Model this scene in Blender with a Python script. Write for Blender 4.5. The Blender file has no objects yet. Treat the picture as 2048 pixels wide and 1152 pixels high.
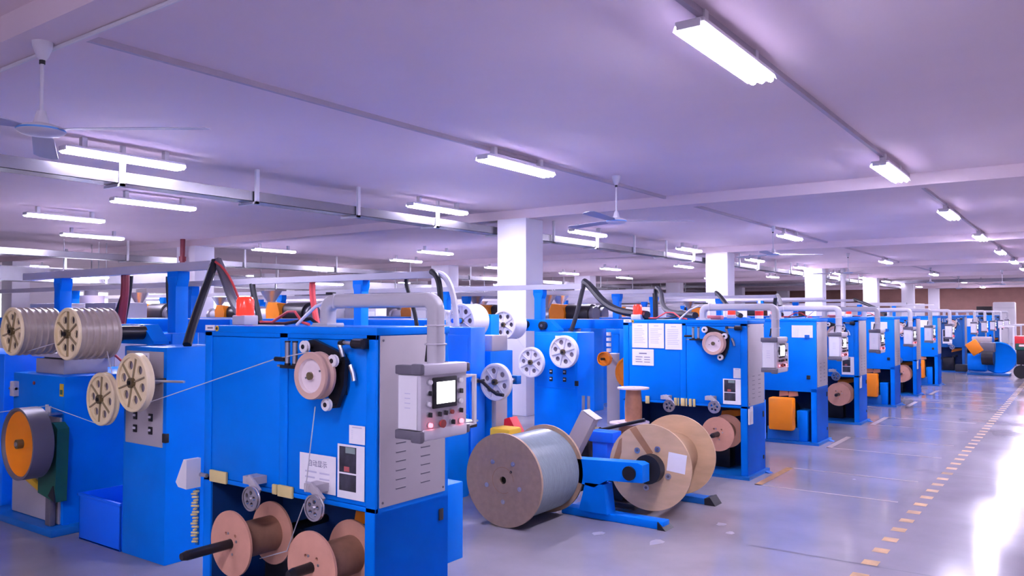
import bpy, bmesh, math, random
from mathutils import Vector, Matrix
random.seed(7)
S = bpy.context.scene
C = S.collection
PI = math.pi
# ------------------------------------------------------------------ camera
cam_d = bpy.data.cameras.new('camera')
cam_d.sensor_width = 36.0
cam_d.lens = 36.0 * 1600 / 2048
cam_d.clip_start = 0.05
cam_d.clip_end = 200
cam = bpy.data.objects.new('camera', cam_d)
C.objects.link(cam)
cam.location = (0, 0, 1.65)
cam.rotation_euler = (math.radians(90 + 1.8257), 0, math.radians(35.598))
S.camera = cam
# ------------------------------------------------------------------ world, exposure
w = bpy.data.worlds.new('world')
S.world = w
w.use_nodes = True
w.node_tree.nodes['Background'].inputs[0].default_value = (0.72, 0.66, 1.0, 1)
w.node_tree.nodes['Background'].inputs[1].default_value = 0.25
S.view_settings.view_transform = 'Standard'
S.view_settings.look = 'None'
S.view_settings.exposure = 2.36
S.view_settings.gamma = 1.0
S.view_settings.use_curve_mapping = False
LAMP = 34.0                      # radiance of a lit tube
LAMP_COL = (0.80, 0.75, 1.0)
S.cycles.max_bounces = 6
S.cycles.diffuse_bounces = 4
S.cycles.glossy_bounces = 3
S.cycles.transmission_bounces = 3
S.cycles.sample_clamp_indirect = 6.0
S.cycles.sample_clamp_direct = 0.0
S.cycles.use_light_tree = True
S.cycles.caustics_reflective = False
S.cycles.caustics_refractive = False
S.cycles.use_denoising = True

# ------------------------------------------------------------------ materials
def pmat(name, col, rough=0.5, metal=0.0, var=0.0, scale=8.0, bump=0.0, emit=None, es=0.0, coat=0.0, stretch=(1, 1, 1), spec=None):
    m = bpy.data.materials.new(name)
    m.use_nodes = True
    nt = m.node_tree
    b = nt.nodes['Principled BSDF']
    b.inputs['Roughness'].default_value = rough
    b.inputs['Metallic'].default_value = metal
    if spec is not None:
        b.inputs['Specular IOR Level'].default_value = spec
    if coat:
        b.inputs['Coat Weight'].default_value = coat
    c = (*col, 1)
    b.inputs['Base Color'].default_value = c
    if var or bump:
        tc = nt.nodes.new('ShaderNodeTexCoord')
        mp = nt.nodes.new('ShaderNodeMapping')
        mp.inputs['Scale'].default_value = stretch
        nz = nt.nodes.new('ShaderNodeTexNoise')
        nz.inputs['Scale'].default_value = scale
        nz.inputs['Detail'].default_value = 5
        nt.links.new(tc.outputs['Object'], mp.inputs['Vector'])
        nt.links.new(mp.outputs['Vector'], nz.inputs['Vector'])
        if var:
            r = nt.nodes.new('ShaderNodeValToRGB')
            r.color_ramp.elements[0].position = 0.3
            r.color_ramp.elements[1].position = 0.7
            r.color_ramp.elements[0].color = (*[x * (1 - var) for x in col], 1)
            r.color_ramp.elements[1].color = (*[min(1, x * (1 + var)) for x in col], 1)
            nt.links.new(nz.outputs['Fac'], r.inputs['Fac'])
            nt.links.new(r.outputs['Color'], b.inputs['Base Color'])
        if bump:
            bp = nt.nodes.new('ShaderNodeBump')
            bp.inputs['Strength'].default_value = bump
            bp.inputs['Distance'].default_value = 0.01
            nt.links.new(nz.outputs['Fac'], bp.inputs['Height'])
            nt.links.new(bp.outputs['Normal'], b.inputs['Normal'])
    if emit:
        b.inputs['Emission Color'].default_value = (*emit, 1)
        b.inputs['Emission Strength'].default_value = es
    return m

BLUE = pmat('blue machine paint', (0.0, 0.20, 0.80), 0.38, var=0.08, scale=2.5, spec=0.12)
BLUED = pmat('deep blue paint', (0.0, 0.13, 0.48), 0.4, var=0.12, scale=3)
BLUEC = pmat('cyan blue paint', (0.0, 0.20, 0.95), 0.3, var=0.05, scale=3)
TEAL = pmat('teal blue paint', (0.0, 0.12, 0.42), 0.35, var=0.08, scale=3)
GREYP = pmat('warm grey panel', (0.46, 0.42, 0.44), 0.45, var=0.05, scale=4)
DUCT = pmat('pale grey duct paint', (0.52, 0.50, 0.53), 0.4, var=0.04, scale=6)
LGREY = pmat('light grey casing', (0.60, 0.57, 0.62), 0.4)
DGREY = pmat('dark grey plastic', (0.13, 0.12, 0.15), 0.45)
WHITE = pmat('white enamel', (0.80, 0.78, 0.80), 0.4)
PAPER = pmat('white paper', (0.90, 0.88, 0.90), 0.8, var=0.02, scale=20)
INK = pmat('grey printed ink', (0.22, 0.21, 0.30), 0.8)
INKL = pmat('pale printed ink', (0.60, 0.58, 0.70), 0.8)
PHOTO = pmat('dark printed photograph', (0.035, 0.035, 0.05), 0.4, var=0.8, scale=14)
PHOTOG = pmat('green grey photograph patch', (0.25, 0.33, 0.30), 0.5)
PHOTOR = pmat('red photograph patch', (0.45, 0.10, 0.10), 0.5)
BLACK = pmat('black rubber', (0.012, 0.012, 0.016), 0.5)
BLKM = pmat('black steel', (0.02, 0.018, 0.022), 0.35, metal=0.3)
STEEL = pmat('brushed steel', (0.55, 0.54, 0.57), 0.3, metal=0.9)
ALU = pmat('cast aluminium', (0.62, 0.60, 0.62), 0.25, metal=0.85)
GALV = pmat('galvanised steel', (0.62, 0.61, 0.64), 0.38, metal=0.7, var=0.08, scale=6)
TRAYM = pmat('dull galvanised tray', (0.30, 0.29, 0.32), 0.27, metal=0.9, var=0.05, scale=5)
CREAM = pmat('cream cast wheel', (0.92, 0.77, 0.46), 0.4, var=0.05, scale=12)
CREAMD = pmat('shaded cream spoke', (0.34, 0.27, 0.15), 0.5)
WWHEEL = pmat('white cast wheel', (0.82, 0.79, 0.80), 0.4, var=0.03, scale=12)
HUBM = pmat('oily hub', (0.16, 0.12, 0.06), 0.4, metal=0.4)
RIBM = pmat('grey beige grooved roller', (0.42, 0.35, 0.29), 0.28, var=0.05, scale=20)
PINKW = pmat('pinkish white sheave face', (0.78, 0.66, 0.66), 0.4, var=0.04, scale=15)
TANR = pmat('tan sheave rim', (0.62, 0.40, 0.32), 0.45)
REELP = pmat('pink brown reel board', (0.62, 0.31, 0.21), 0.6, var=0.07, scale=9, bump=0.05)
REELC = pmat('brown wound core', (0.30, 0.15, 0.09), 0.6, var=0.08, scale=30)
WOOD = pmat('pale plywood', (0.64, 0.43, 0.25), 0.6, var=0.10, scale=5, bump=0.05, stretch=(1, 1, 3))
WOODD = pmat('brown plywood stripe', (0.38, 0.19, 0.085), 0.6, var=0.15, scale=6)
PARTB = pmat('tan particle board', (0.43, 0.29, 0.19), 0.65, var=0.08, scale=22, bump=0.08)
KRAFT = pmat('kraft wrapped drum', (0.46, 0.29, 0.16), 0.6, var=0.05, scale=10)
WRAP = pmat('grey green wire wrap', (0.25, 0.30, 0.32), 0.28, var=0.10, scale=14, stretch=(1, 6, 1), coat=0.3)
ORANGE = pmat('orange guard paint', (0.86, 0.24, 0.0), 0.45, var=0.05, scale=5)
GREEN = pmat('dark green guard', (0.01, 0.11, 0.075), 0.45, var=0.1)
YELLOW = pmat('yellow paint', (0.75, 0.45, 0.02), 0.5)
FOAM = pmat('pale yellow foam', (0.72, 0.58, 0.25), 0.8)
RED = pmat('red plastic', (0.75, 0.02, 0.02), 0.4)
REDL = pmat('red beacon lens', (0.85, 0.02, 0.015), 0.2, emit=(1, 0.02, 0.01), es=0.5)
REDB = pmat('lit red button', (0.9, 0.05, 0.06), 0.3, emit=(1, 0.06, 0.08), es=2.2)
REDD = pmat('dark red button', (0.30, 0.045, 0.04), 0.4)
GRNB = pmat('lit green button', (0.1, 0.8, 0.4), 0.3, emit=(0.15, 1, 0.5), es=1.5)
SCREEN = pmat('lit white screen', (0.9, 0.9, 0.95), 0.3, emit=(1.0, 1.0, 1.0), es=1.6)
REDP = pmat('dull red pipe', (0.28, 0.03, 0.05), 0.4)
REDC = pmat('red cable', (0.75, 0.08, 0.08), 0.5)
CRATE = pmat('bright blue plastic', (0.0, 0.16, 1.0), 0.4)
COPPER = pmat('copper wire', (0.52, 0.25, 0.14), 0.4, metal=0.4, var=0.08, scale=25)
SPOOLW = pmat('pinkish white spool plastic', (0.80, 0.66, 0.68), 0.4)
WIRE = pmat('pale wire', (0.62, 0.60, 0.62), 0.4)
CEIL = pmat('ceiling plaster', (0.86, 0.72, 0.76), 0.85, var=0.03, scale=0.7)
BEAMM = pmat('beam plaster', (0.86, 0.73, 0.77), 0.85, var=0.02, scale=1.0)
COLM = pmat('column white paint', (0.86, 0.84, 0.90), 0.6, var=0.01, scale=2)
WALL = pmat('grey white wall', (0.62, 0.60, 0.68), 0.8, var=0.03, scale=1)
BROWN = pmat('brown wall cladding', (0.36, 0.19, 0.15), 0.7, var=0.1, scale=2)
TUBE = pmat('lit fluorescent tube', (0.9, 0.9, 0.95), 0.4, emit=LAMP_COL, es=LAMP)
SKYW = pmat('daylit window pane', (0.8, 0.8, 0.9), 0.2, emit=(0.85, 0.85, 1.0), es=1.5)
PANEV = pmat('violet cable tape', (0.52, 0.45, 0.52), 0.6)
FANB = pmat('fan blade enamel', (0.42, 0.40, 0.50), 0.4)
FANW = pmat('fan white enamel', (0.68, 0.65, 0.72), 0.35)
FANBL = pmat('fan blue band', (0.10, 0.32, 0.72), 0.3)
YLINE = pmat('worn yellow floor paint', (0.47, 0.26, 0.09), 0.4, var=0.3, scale=9)
YLINEP = pmat('faded floor line', (0.44, 0.37, 0.35), 0.4, var=0.15, scale=9)
JOINT = pmat('dark floor joint', (0.10, 0.09, 0.12), 0.5)
SCUFF = pmat('pale floor scuff', (0.36, 0.335, 0.39), 0.3, var=0.15, scale=12)

def floor_mat():
    m = bpy.data.materials.new('polished concrete')
    m.use_nodes = True
    nt = m.node_tree
    b = nt.nodes['Principled BSDF']
    tc = nt.nodes.new('ShaderNodeTexCoord')
    n1 = nt.nodes.new('ShaderNodeTexNoise'); n1.inputs['Scale'].default_value = 0.9; n1.inputs['Detail'].default_value = 7
    n2 = nt.nodes.new('ShaderNodeTexNoise'); n2.inputs['Scale'].default_value = 14; n2.inputs['Detail'].default_value = 4
    r = nt.nodes.new('ShaderNodeValToRGB')
    r.color_ramp.elements[0].position = 0.32; r.color_ramp.elements[0].color = (0.25, 0.23, 0.26, 1)
    r.color_ramp.elements[1].position = 0.70; r.color_ramp.elements[1].color = (0.36, 0.33, 0.375, 1)
    r2 = nt.nodes.new('ShaderNodeMapRange')
    r2.inputs['From Min'].default_value = 0.35; r2.inputs['From Max'].default_value = 0.65
    r2.inputs['To Min'].default_value = 0.12; r2.inputs['To Max'].default_value = 0.19
    bp = nt.nodes.new('ShaderNodeBump'); bp.inputs['Strength'].default_value = 0.03; bp.inputs['Distance'].default_value = 0.01
    nt.links.new(tc.outputs['Object'], n1.inputs['Vector'])
    nt.links.new(tc.outputs['Object'], n2.inputs['Vector'])
    nt.links.new(n1.outputs['Fac'], r.inputs['Fac'])
    nt.links.new(r.outputs['Color'], b.inputs['Base Color'])
    nt.links.new(n1.outputs['Fac'], r2.inputs['Value'])
    nt.links.new(r2.outputs['Result'], b.inputs['Roughness'])
    nt.links.new(n2.outputs['Fac'], bp.inputs['Height'])
    nt.links.new(bp.outputs['Normal'], b.inputs['Normal'])
    b.inputs['Specular IOR Level'].default_value = 0.30
    return m
FLOOR = floor_mat()
def glow_shield_mat():  # for the lips added to the lamps to soften upward glow
    m = bpy.data.materials.new('translucent glow shield')
    m.use_nodes = True
    nt = m.node_tree
    out = nt.nodes['Material Output']
    nt.nodes.remove(nt.nodes['Principled BSDF'])
    d = nt.nodes.new('ShaderNodeBsdfDiffuse'); t = nt.nodes.new('ShaderNodeBsdfTranslucent'); x = nt.nodes.new('ShaderNodeMixShader')
    d.inputs['Color'].default_value = t.inputs['Color'].default_value = (0.85, 0.83, 0.9, 1)
    x.inputs[0].default_value = 0.45
    nt.links.new(d.outputs[0], x.inputs[1]); nt.links.new(t.outputs[0], x.inputs[2]); nt.links.new(x.outputs[0], out.inputs['Surface'])
    return m
NAVY = pmat('navy with bay shade', (0.0, 0.035, 0.15), 0.6, var=0.1)  # shade inside the machine bay is put into this colour
SHIELD = glow_shield_mat()
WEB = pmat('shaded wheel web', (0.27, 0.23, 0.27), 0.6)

# ------------------------------------------------------------------ mesh builder
class MB:
    def __init__(s):
        s.v = []; s.f = []; s.m = []; s.mats = []
    def mi(s, mat):
        if mat not in s.mats: s.mats.append(mat)
        return s.mats.index(mat)
    def add(s, vs, fs, mat):
        o = len(s.v); s.v += [tuple(v) for v in vs]; k = s.mi(mat)
        for f in fs: s.f.append([o + i for i in f]); s.m.append(k)
        return s
    def box(s, a, b, mat, rot=None, at=None):
        x0, y0, z0 = [min(p, q) for p, q in zip(a, b)]; x1, y1, z1 = [max(p, q) for p, q in zip(a, b)]
        vs = [Vector(p) for p in ((x0,y0,z0),(x1,y0,z0),(x1,y1,z0),(x0,y1,z0),(x0,y0,z1),(x1,y0,z1),(x1,y1,z1),(x0,y1,z1))]
        if rot is not None:
            c = Vector(at) if at else Vector(((x0+x1)/2, (y0+y1)/2, (z0+z1)/2))
            vs = [rot @ (v - c) + c for v in vs]
        return s.add(vs, [(0,3,2,1),(4,5,6,7),(0,1,5,4),(1,2,6,5),(2,3,7,6),(3,0,4,7)], mat)
    def bevbox(s, a, b, r, mat, rot=None):
        bm = bmesh.new()
        lo = [min(p, q) for p, q in zip(a, b)]; hi = [max(p, q) for p, q in zip(a, b)]
        bmesh.ops.create_cube(bm, size=1)
        c = [(p+q)/2 for p, q in zip(lo, hi)]
        for v in bm.verts: v.co = Vector([v.co[i]*(hi[i]-lo[i]) for i in range(3)])
        bmesh.ops.bevel(bm, geom=list(bm.edges), offset=r, segments=2, affect='EDGES', profile=0.5)
        bm.verts.index_update()
        vs = [(rot @ v.co if rot is not None else v.co) + Vector(c) for v in bm.verts]
        fs = [[v.index for v in f.verts] for f in bm.faces]
        bm.free()
        return s.add(vs, fs, mat)
    def frame(s, ax):
        ax = Vector(ax).normalized()
        t = Vector((0, 0, 1)) if abs(ax.z) < 0.9 else Vector((1, 0, 0))
        u = t.cross(ax).normalized(); v = ax.cross(u)
        return ax, u, v
    def lathe(s, c, ax, prof, mat, n=32):
        """prof: list of (radius, offset along axis); open profile, radius 0 closes"""
        ax, u, v = s.frame(ax); c = Vector(c); vs = []; fs = []
        for r, h in prof:
            for k in range(n):
                a = 2*PI*k/n
                vs.append(c + ax*h + u*(r*math.cos(a)) + v*(r*math.sin(a)))
        for i in range(len(prof)-1):
            for k in range(n):
                k2 = (k+1) % n
                fs.append((i*n+k, i*n+k2, (i+1)*n+k2, (i+1)*n+k))
        return s.add(vs, fs, mat)
    def cyl(s, p, q, r, mat, n=20, r2=None):
        p = Vector(p); q = Vector(q); d = q-p; L = d.length; r2 = r if r2 is None else r2
        ax, u, v = s.frame(d); vs = []
        for h, rr in ((p, r), (q, r2)):
            for k in range(n):
                a = 2*PI*k/n; vs.append(h + u*(rr*math.cos(a)) + v*(rr*math.sin(a)))
        fs = [(k, (k+1) % n, n+(k+1) % n, n+k) for k in range(n)] + [tuple(reversed(range(n))), tuple(range(n, 2*n))]
        return s.add(vs, fs, mat)
    def tube(s, pts, r, mat, n=8, squash=None):
        pts = [Vector(p) for p in pts]; vs = []; fs = []; m = len(pts)
        prev = None
        for i, p in enumerate(pts):
            d = (pts[min(i+1, m-1)] - pts[max(i-1, 0)]).normalized()
            if prev is None:
                t = Vector((0, 1, 0)) if abs(d.y) < 0.9 else Vector((1, 0, 0))
                u = (t - d*t.dot(d)).normalized()
            else:
                u = (prev - d*prev.dot(d)).normalized()
            prev = u; v = d.cross(u)
            for k in range(n):
                a = 2*PI*(k+0.5)/n; ca, sa = math.cos(a), math.sin(a)
                if squash:
                    e = squash; ca = math.copysign(abs(ca)**e, ca); sa = math.copysign(abs(sa)**e, sa)
                vs.append(p + u*(r*ca) + v*(r*sa))
        for i in range(m-1):
            for k in range(n): fs.append((i*n+k, i*n+(k+1) % n, (i+1)*n+(k+1) % n, (i+1)*n+k))
        fs.append(tuple(reversed(range(n)))); fs.append(tuple(range((m-1)*n, m*n)))
        return s.add(vs, fs, mat)
    def prism(s, poly, y0, y1, mat, plane='xz'):
        """poly in the given plane, extruded along the third axis"""
        def P(a, b, h):
            return {'xz': (a, h, b), 'yz': (h, a, b), 'xy': (a, b, h)}[plane]
        n = len(poly)
        vs = [P(a, b, y0) for a, b in poly] + [P(a, b, y1) for a, b in poly]
        fs = [tuple(range(n)), tuple(reversed(range(n, 2*n)))] + [(k, n+k, n+(k+1) % n, (k+1) % n) for k in range(n)]
        return s.add(vs, fs, mat)
    def holed(s, c, ax, R, holes, t, mat, n=40, hn=14, inner=None):
        """round plate with holes [(u,v,r)], thickness t along the axis"""
        ax, u, v = s.frame(ax); c = Vector(c)
        bm = bmesh.new(); es = []
        def ring(x, y, r, k):
            vv = [bm.verts.new((x + r*math.cos(2*PI*i/k), y + r*math.sin(2*PI*i/k), 0)) for i in range(k)]
            for i in range(k): es.append(bm.edges.new((vv[i], vv[(i+1) % k])))
        ring(0, 0, R, n)
        for x, y, r in holes: ring(x, y, r, hn)
        bmesh.ops.triangle_fill(bm, use_beauty=True, use_dissolve=False, edges=es)
        g = bmesh.ops.extrude_face_region(bm, geom=list(bm.faces))
        for e in g['geom']:
            if isinstance(e, bmesh.types.BMVert): e.co.z += t
        bmesh.ops.recalc_face_normals(bm, faces=list(bm.faces))
        bm.verts.index_update()
        vs = [c + u*p.co.x + v*p.co.y + ax*p.co.z for p in bm.verts]
        fs = [[q.index for q in f.verts] for f in bm.faces]
        bm.free()
        return s.add(vs, fs, mat)
    def build(s, name, parent=None, recalc=True, sharp=35):
        me = bpy.data.meshes.new(name)
        me.from_pydata(s.v, [], s.f)
        for m in s.mats: me.materials.append(m)
        for p, k in zip(me.polygons, s.m): p.material_index = k
        if recalc:
            bm = bmesh.new(); bm.from_mesh(me)
            bmesh.ops.recalc_face_normals(bm, faces=list(bm.faces)); bm.to_mesh(me); bm.free()
        me.polygons.foreach_set('use_smooth', [True]*len(me.polygons))
        me.set_sharp_from_angle(angle=math.radians(sharp))
        o = bpy.data.objects.new(name, me); C.objects.link(o)
        if parent is not None: o.parent = parent
        return o

def tag(o, label, cat, group=None, kind=None):
    if label: o['label'] = label
    if cat: o['category'] = cat
    if group: o['group'] = group
    if kind: o['kind'] = kind
    return o
def thing(name, label, cat, loc=(0, 0, 0), rz=0.0, group=None):
    o = bpy.data.objects.new(name, None); C.objects.link(o)
    o.empty_display_size = 0.1
    o.location = loc; o.rotation_euler = (0, 0, rz)
    return tag(o, label, cat, group)
def struct(o):
    o['kind'] = 'structure'; return o
KIDS = {}
def dup(root, loc=None, label=None, group=None, rz=None):
    def cp(o, parent):
        c = o.copy(); C.objects.link(c)
        if parent is not None: c.parent = parent
        for ch in o.children: cp(ch, c)
        return c
    r = cp(root, None)
    if loc is not None: r.location = loc
    if rz is not None: r.rotation_euler = (0, 0, rz)
    if label: r['label'] = label
    if group: r['group'] = group
    return r
def arc(c, r, a0, a1, n, plane='xz'):
    out = []
    for i in range(n+1):
        a = math.radians(a0 + (a1-a0)*i/n); p, q = r*math.cos(a), r*math.sin(a)
        out.append({'xz': (c[0]+p, c[1], c[2]+q), 'yz': (c[0], c[1]+p, c[2]+q)}[plane])
    return out
def sag(p, q, d, n=12):
    p = Vector(p); q = Vector(q); out = []
    for i in range(n+1):
        t = i/n; v = p.lerp(q, t); v.z -= d*4*t*(1-t); out.append(v)
    return out
ORD = ['nearest', 'second', 'third', 'fourth', 'fifth', 'sixth', 'seventh', 'eighth', 'ninth', 'tenth', 'eleventh', 'twelfth', 'thirteenth', 'fourteenth']
def text_mesh(txt, size, name, mat, parent, loc, rot, depth=0.0006):
    cu = bpy.data.curves.new(name, 'FONT'); cu.body = txt; cu.size = size; cu.extrude = depth
    cu.align_x = 'CENTER'; cu.align_y = 'CENTER'
    t = bpy.data.objects.new(name, cu); C.objects.link(t)
    bpy.context.view_layer.update()
    me = bpy.data.meshes.new_from_object(t.evaluated_get(bpy.context.evaluated_depsgraph_get()))
    bpy.data.objects.remove(t); bpy.data.curves.remove(cu)
    me.materials.clear(); me.materials.append(mat)
    o = bpy.data.objects.new(name, me); C.objects.link(o)
    o.parent = parent; o.location = loc; o.rotation_euler = rot
    return o
# ------------------------------------------------------------------ floor, ceiling, walls, beams, columns
X0, X1, Y0, Y1, ZC = -38.0, 5.0, -9.0, 60.0, 3.35
b = MB()
b.box((X0, Y0, -0.12), (X1, Y1, 0.0), FLOOR)
def mark(x0, y0, x1, y1, mat, z=0.0015):
    b.add([(x0, y0, z), (x1, y0, z), (x1, y1, z), (x0, y1, z)], [(0, 1, 2, 3)], mat)
y = 5.02
while y < 40:                                             # dashed aisle line
    mark(-1.235, y, -1.135, y+0.115, YLINE); y += 0.33
for y in (7.68, 10.3, 12.8, 15.6, 18.2):                  # parking boxes beside the machines
    m = YLINE if y < 8 else YLINEP
    mark(-2.63, y, -2.56, y+1.07, m)
    mark(-2.63, y, -1.36, y+0.035, YLINEP); mark(-2.63, y+1.04, -1.36, y+1.075, YLINEP)
for y in (1.8, 5.66, 9.36, 13.1, 16.9, 20.6): mark(-1.98, y, X1, y+0.012, JOINT)
for (sx, sy, q) in ((-2.55, 5.35, .08), (-2.35, 6.1, .05), (-2.2, 5.9, .04), (-1.9, 8.5, .02), (-3.0, 5.3, .05)):
    b.add([(sx+q*math.cos(a)*random.uniform(.5, 1.1), sy+q*1.3*math.sin(a)*random.uniform(.5, 1.1), .0012) for a in [i*PI/4 for i in range(8)]], [tuple(range(8))], SCUFF)
struct(b.build('floor', recalc=False))
struct(MB().box((X0, Y0, ZC), (X1, Y1, ZC+0.15), CEIL).build('ceiling'))
struct(MB().box((X0-0.2, Y0, 0), (X0, Y1, ZC), WALL).build('wall_left'))
struct(MB().box((X1, Y0, 0), (X1+0.2, Y1, ZC), WALL).build('wall_right'))
struct(MB().box((X0, Y1, 0), (X1, Y1+0.2, ZC), BROWN).build('wall_back'))
struct(MB().box((X0, Y0-0.2, 0), (X1, Y0, ZC), WALL).build('wall_front'))
BEAM_Y = [1.98, 10.68, 19.63, 28.58, 37.5, 46.5, 55.4]
for i, y in enumerate(BEAM_Y):
    struct(MB().box((X0, y, 3.2), (X1, y+0.28, ZC), BEAMM).build('ceiling_beam'))
tag(MB().cyl((-30, 2.192, 3.186), (4.9, 2.192, 3.186), .013, WHITE, 10).build('conduit_pipe'), 'pale conduit pipe along the lower edge of the nearest ceiling beam', 'conduit')
for xc, wd in ((-7.60, 0.58), (-16.85, 0.74), (-26.1, 0.7), (-35.3, 0.7)):
    for y in BEAM_Y[1:]:
        if xc < -30 and y > 30: continue
        zt = ZC
        struct(MB().bevbox((xc-wd/2, y-0.08, 0), (xc+wd/2, y+0.42, 3.2), 0.012, COLM).build('column'))
k = 0
for y in (5.5, 9.5, 13.5, 17.5, 21.5, 25.5):
    k += 1
    f = MB()
    f.box((X0, y, 1.0), (X0+0.05, y+2.4, 1.06), WHITE).box((X0, y, 2.64), (X0+0.05, y+2.4, 2.7), WHITE)
    for q in (0, 1.17, 2.34): f.box((X0, y+q, 1.06), (X0+0.05, y+q+0.06, 2.64), WHITE)
    o = struct(f.build('window_%d' % k))
    MB().box((X0+0.01, y+0.06, 1.06), (X0+0.02, y+2.34, 2.64), SKYW).build('pane', o)

# ------------------------------------------------------------------ ceiling lamps
def make_lamp():
    r = thing('ceiling_lamp', 'x', 'lamp')
    hb = MB().bevbox((-.085, -.605, -.028), (.085, .605, 0), .006, WHITE)
    hb.box((-.03, -.45, 0), (.03, -.40, .10), WHITE).box((-.03, .4, 0), (.03, .45, .10), WHITE)
    hb.build('housing', r)
    for s in (-1, 1):  # lips added to keep most tube light off the ceiling
        MB().add([(s*.078, -.605, -.014), (s*.078, .605, -.014), (s*.094, .605, -.056), (s*.094, -.605, -.056), (s*.081, -.605, -.013), (s*.081, .605, -.013), (s*.097, .605, -.056), (s*.097, -.605, -.056)],
                 [(0,1,2,3),(7,6,5,4),(0,4,5,1),(1,5,6,2),(2,6,7,3),(3,7,4,0)], SHIELD).build('glow_shield', r)
    for x in (-.058, 0, .058):
        MB().cyl((x, -.60, -.052), (x, .60, -.052), .020, TUBE, 8).build('lamp_tube', r)
    for s in (-1, 1):
        MB().bevbox((-.07, s*.612-.010, -.055), (.07, s*.612+.010, -.01), .005, WHITE).build('lamp_holder', r)
    return r
lamp0 = make_lamp()
used = [False]
LROWS = [
    (-1.72, [4.66, 9.62, 14.3, 19.0, 23.8, 28.5, 33.3, 38.1, 42.9, 47.6, 52.3, 57.0], 'in the row along the aisle', 'three-tube lamp'),
    (-4.88, [6.92, 16.6, 26.3, 35.8, 45.4, 54.6], 'in the row above the front cabinets', 'three-tube ceiling lamp'),
    (-7.84, [4.26, 9.06, 13.5, 18.4, 23.2, 27.9, 32.7, 37.5, 42.2, 47.0, 51.8, 56.5], 'in the row beside the cable tray', 'ceiling lamp'),
    (-10.8, [6.3, 15.6, 24.9, 34.2, 43.5, 52.8], 'in the row just beyond the cable tray', 'bright batten lamp'),
    (-13.5, [6.34, 15.5, 24.8, 34.1], 'in the row midway to the far left columns', 'bright batten lamp'),
    (-16.3, [8.2, 12.65, 17.4, 21.9, 26.6, 31.2], 'in the row over the far left columns', 'small-looking batten lamp'),
    (-21.8, [10.7, 19.2, 27.6, 36.0], 'in the row past the far left columns', 'distant batten lamp'),
    (-28.0, [12.0, 21.0, 30.0, 39.0], 'in the leftmost distant row', 'distant batten lamp'),
    (2.4, [11.0, 20.0, 29.0], 'over the right side of the floor', 'ceiling lamp'),
]
BEHIND = [(-1.72, [-.1, -4.9], 'in the aisle row behind the camera', 'three-tube lamp'), (-4.88, [-2.7], 'in the front cabinet row behind the camera', 'three-tube lamp'),
          (-7.84, [-5.2], 'in the cable tray row behind the camera', 'ceiling lamp'), (2.4, [-3.6], 'at the right side behind the camera', 'ceiling lamp')]
for x, ys, where, kind in LROWS + BEHIND:
    for i, y in enumerate(ys):
        lab = '%s lit %s %s' % (ORD[i], kind, where)
        if not used[0]:
            o = lamp0; used[0] = True; o['label'] = lab
        else:
            o = dup(lamp0, label=lab)
        o.location = (x, y, 3.25); o['group'] = 'ceiling lamps'
for (x, y, z, where) in ((-19.0, 9.3, 2.55, 'hung low on white stems at the far left'), (-19.3, 17.0, 2.62, 'hung low beneath the far left duct'), (-17.5, 24.0, 2.75, 'hung low far behind the nearest column')):
    o = dup(lamp0, (x, y, z), 'lit tube lamp ' + where); o['group'] = 'low hung lamps'
    MB().cyl((0, -.4, 0), (0, -.4, ZC-z), .012, WHITE, 8).cyl((0, .4, 0), (0, .4, ZC-z), .012, WHITE, 8).build('hanger', o)

# ------------------------------------------------------------------ conduits, cable trays, ducts
for x, lab in ((-1.72, 'thin grey conduit on the ceiling joining the aisle lamps'), (-4.92, 'dark thin conduit on the ceiling joining lamps and fans')):
    tag(MB().box((x-.018, 2.0, ZC-.04), (x+.018, 55, ZC), PANEV).build('ceiling_conduit'), lab, 'conduit', 'ceiling conduits')
def tray(x, z, ya, yb, step, label, wd=.24, h=.12):
    r = thing('cable_tray', label, 'cable tray', (x, 0, z), group='cable trays')
    t = MB().box((-wd/2, ya, 0), (wd/2, yb, .006), TRAYM).box((-wd/2, ya, 0), (-wd/2+.006, yb, h), TRAYM).box((wd/2-.006, ya, 0), (wd/2, yb, h), TRAYM)
    t.build('channel', r)
    y = ya+0.5; n = 0
    while y < yb and n < 24:
        hb = MB().box((-wd/2-.05, y, -.03), (wd/2+.05, y+.045, -.002), WHITE)
        hb.box((wd/2+.015, y, -.03), (wd/2+.05, y+.045, ZC-z), WHITE)
        hb.build('hanger', r); y += step; n += 1
    return r
tray(-8.06, 2.97, 0.5, 48, 1.62, 'galvanised cable tray on white hooks left of the nearest column')
tray(-18.3, 2.88, 3, 50, 3.2, 'grey cable tray crossing behind the far left columns', .3, .14)
tray(-22.6, 2.72, 3, 50, 3.5, 'distant dark cable tray near the left windows', .4, .16)
r = thing('cable_tray', 'cable tray running crosswise under the ceiling far down the hall', 'cable tray', (0, 43.5, 3.14), group='cable trays')
MB().box((-30, 0, 0), (4.5, .3, .16), TRAYM).build('channel', r)
for x in range(-28, 5, 4): MB().box((x, .1, .16), (x+.06, .16, ZC-3.14), WHITE).build('hanger', r)
r = thing('air_duct', 'wide grey sheet metal air duct at the far left', 'duct', (-19.6, 0, 2.38), group='air ducts')
MB().box((-.35, 4, 0), (.35, 44, .30), TRAYM).build('duct_body', r)
for y in range(5, 44, 5): MB().box((-.37, y, -.01), (.37, y+.04, .31), GALV).box((-.36, y, .31), (-.34, y+.02, ZC-2.38), WHITE).box((.34, y, .31), (.36, y+.02, ZC-2.38), WHITE).build('duct_band', r)
r = thing('fire_pipe', 'dull red vertical fire pipe in front of the far left column', 'pipe', (-16.75, 10.46, 0))
MB().cyl((0, 0, 0), (0, 0, ZC), .055, REDP, 14).build('pipe', r)
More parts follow.
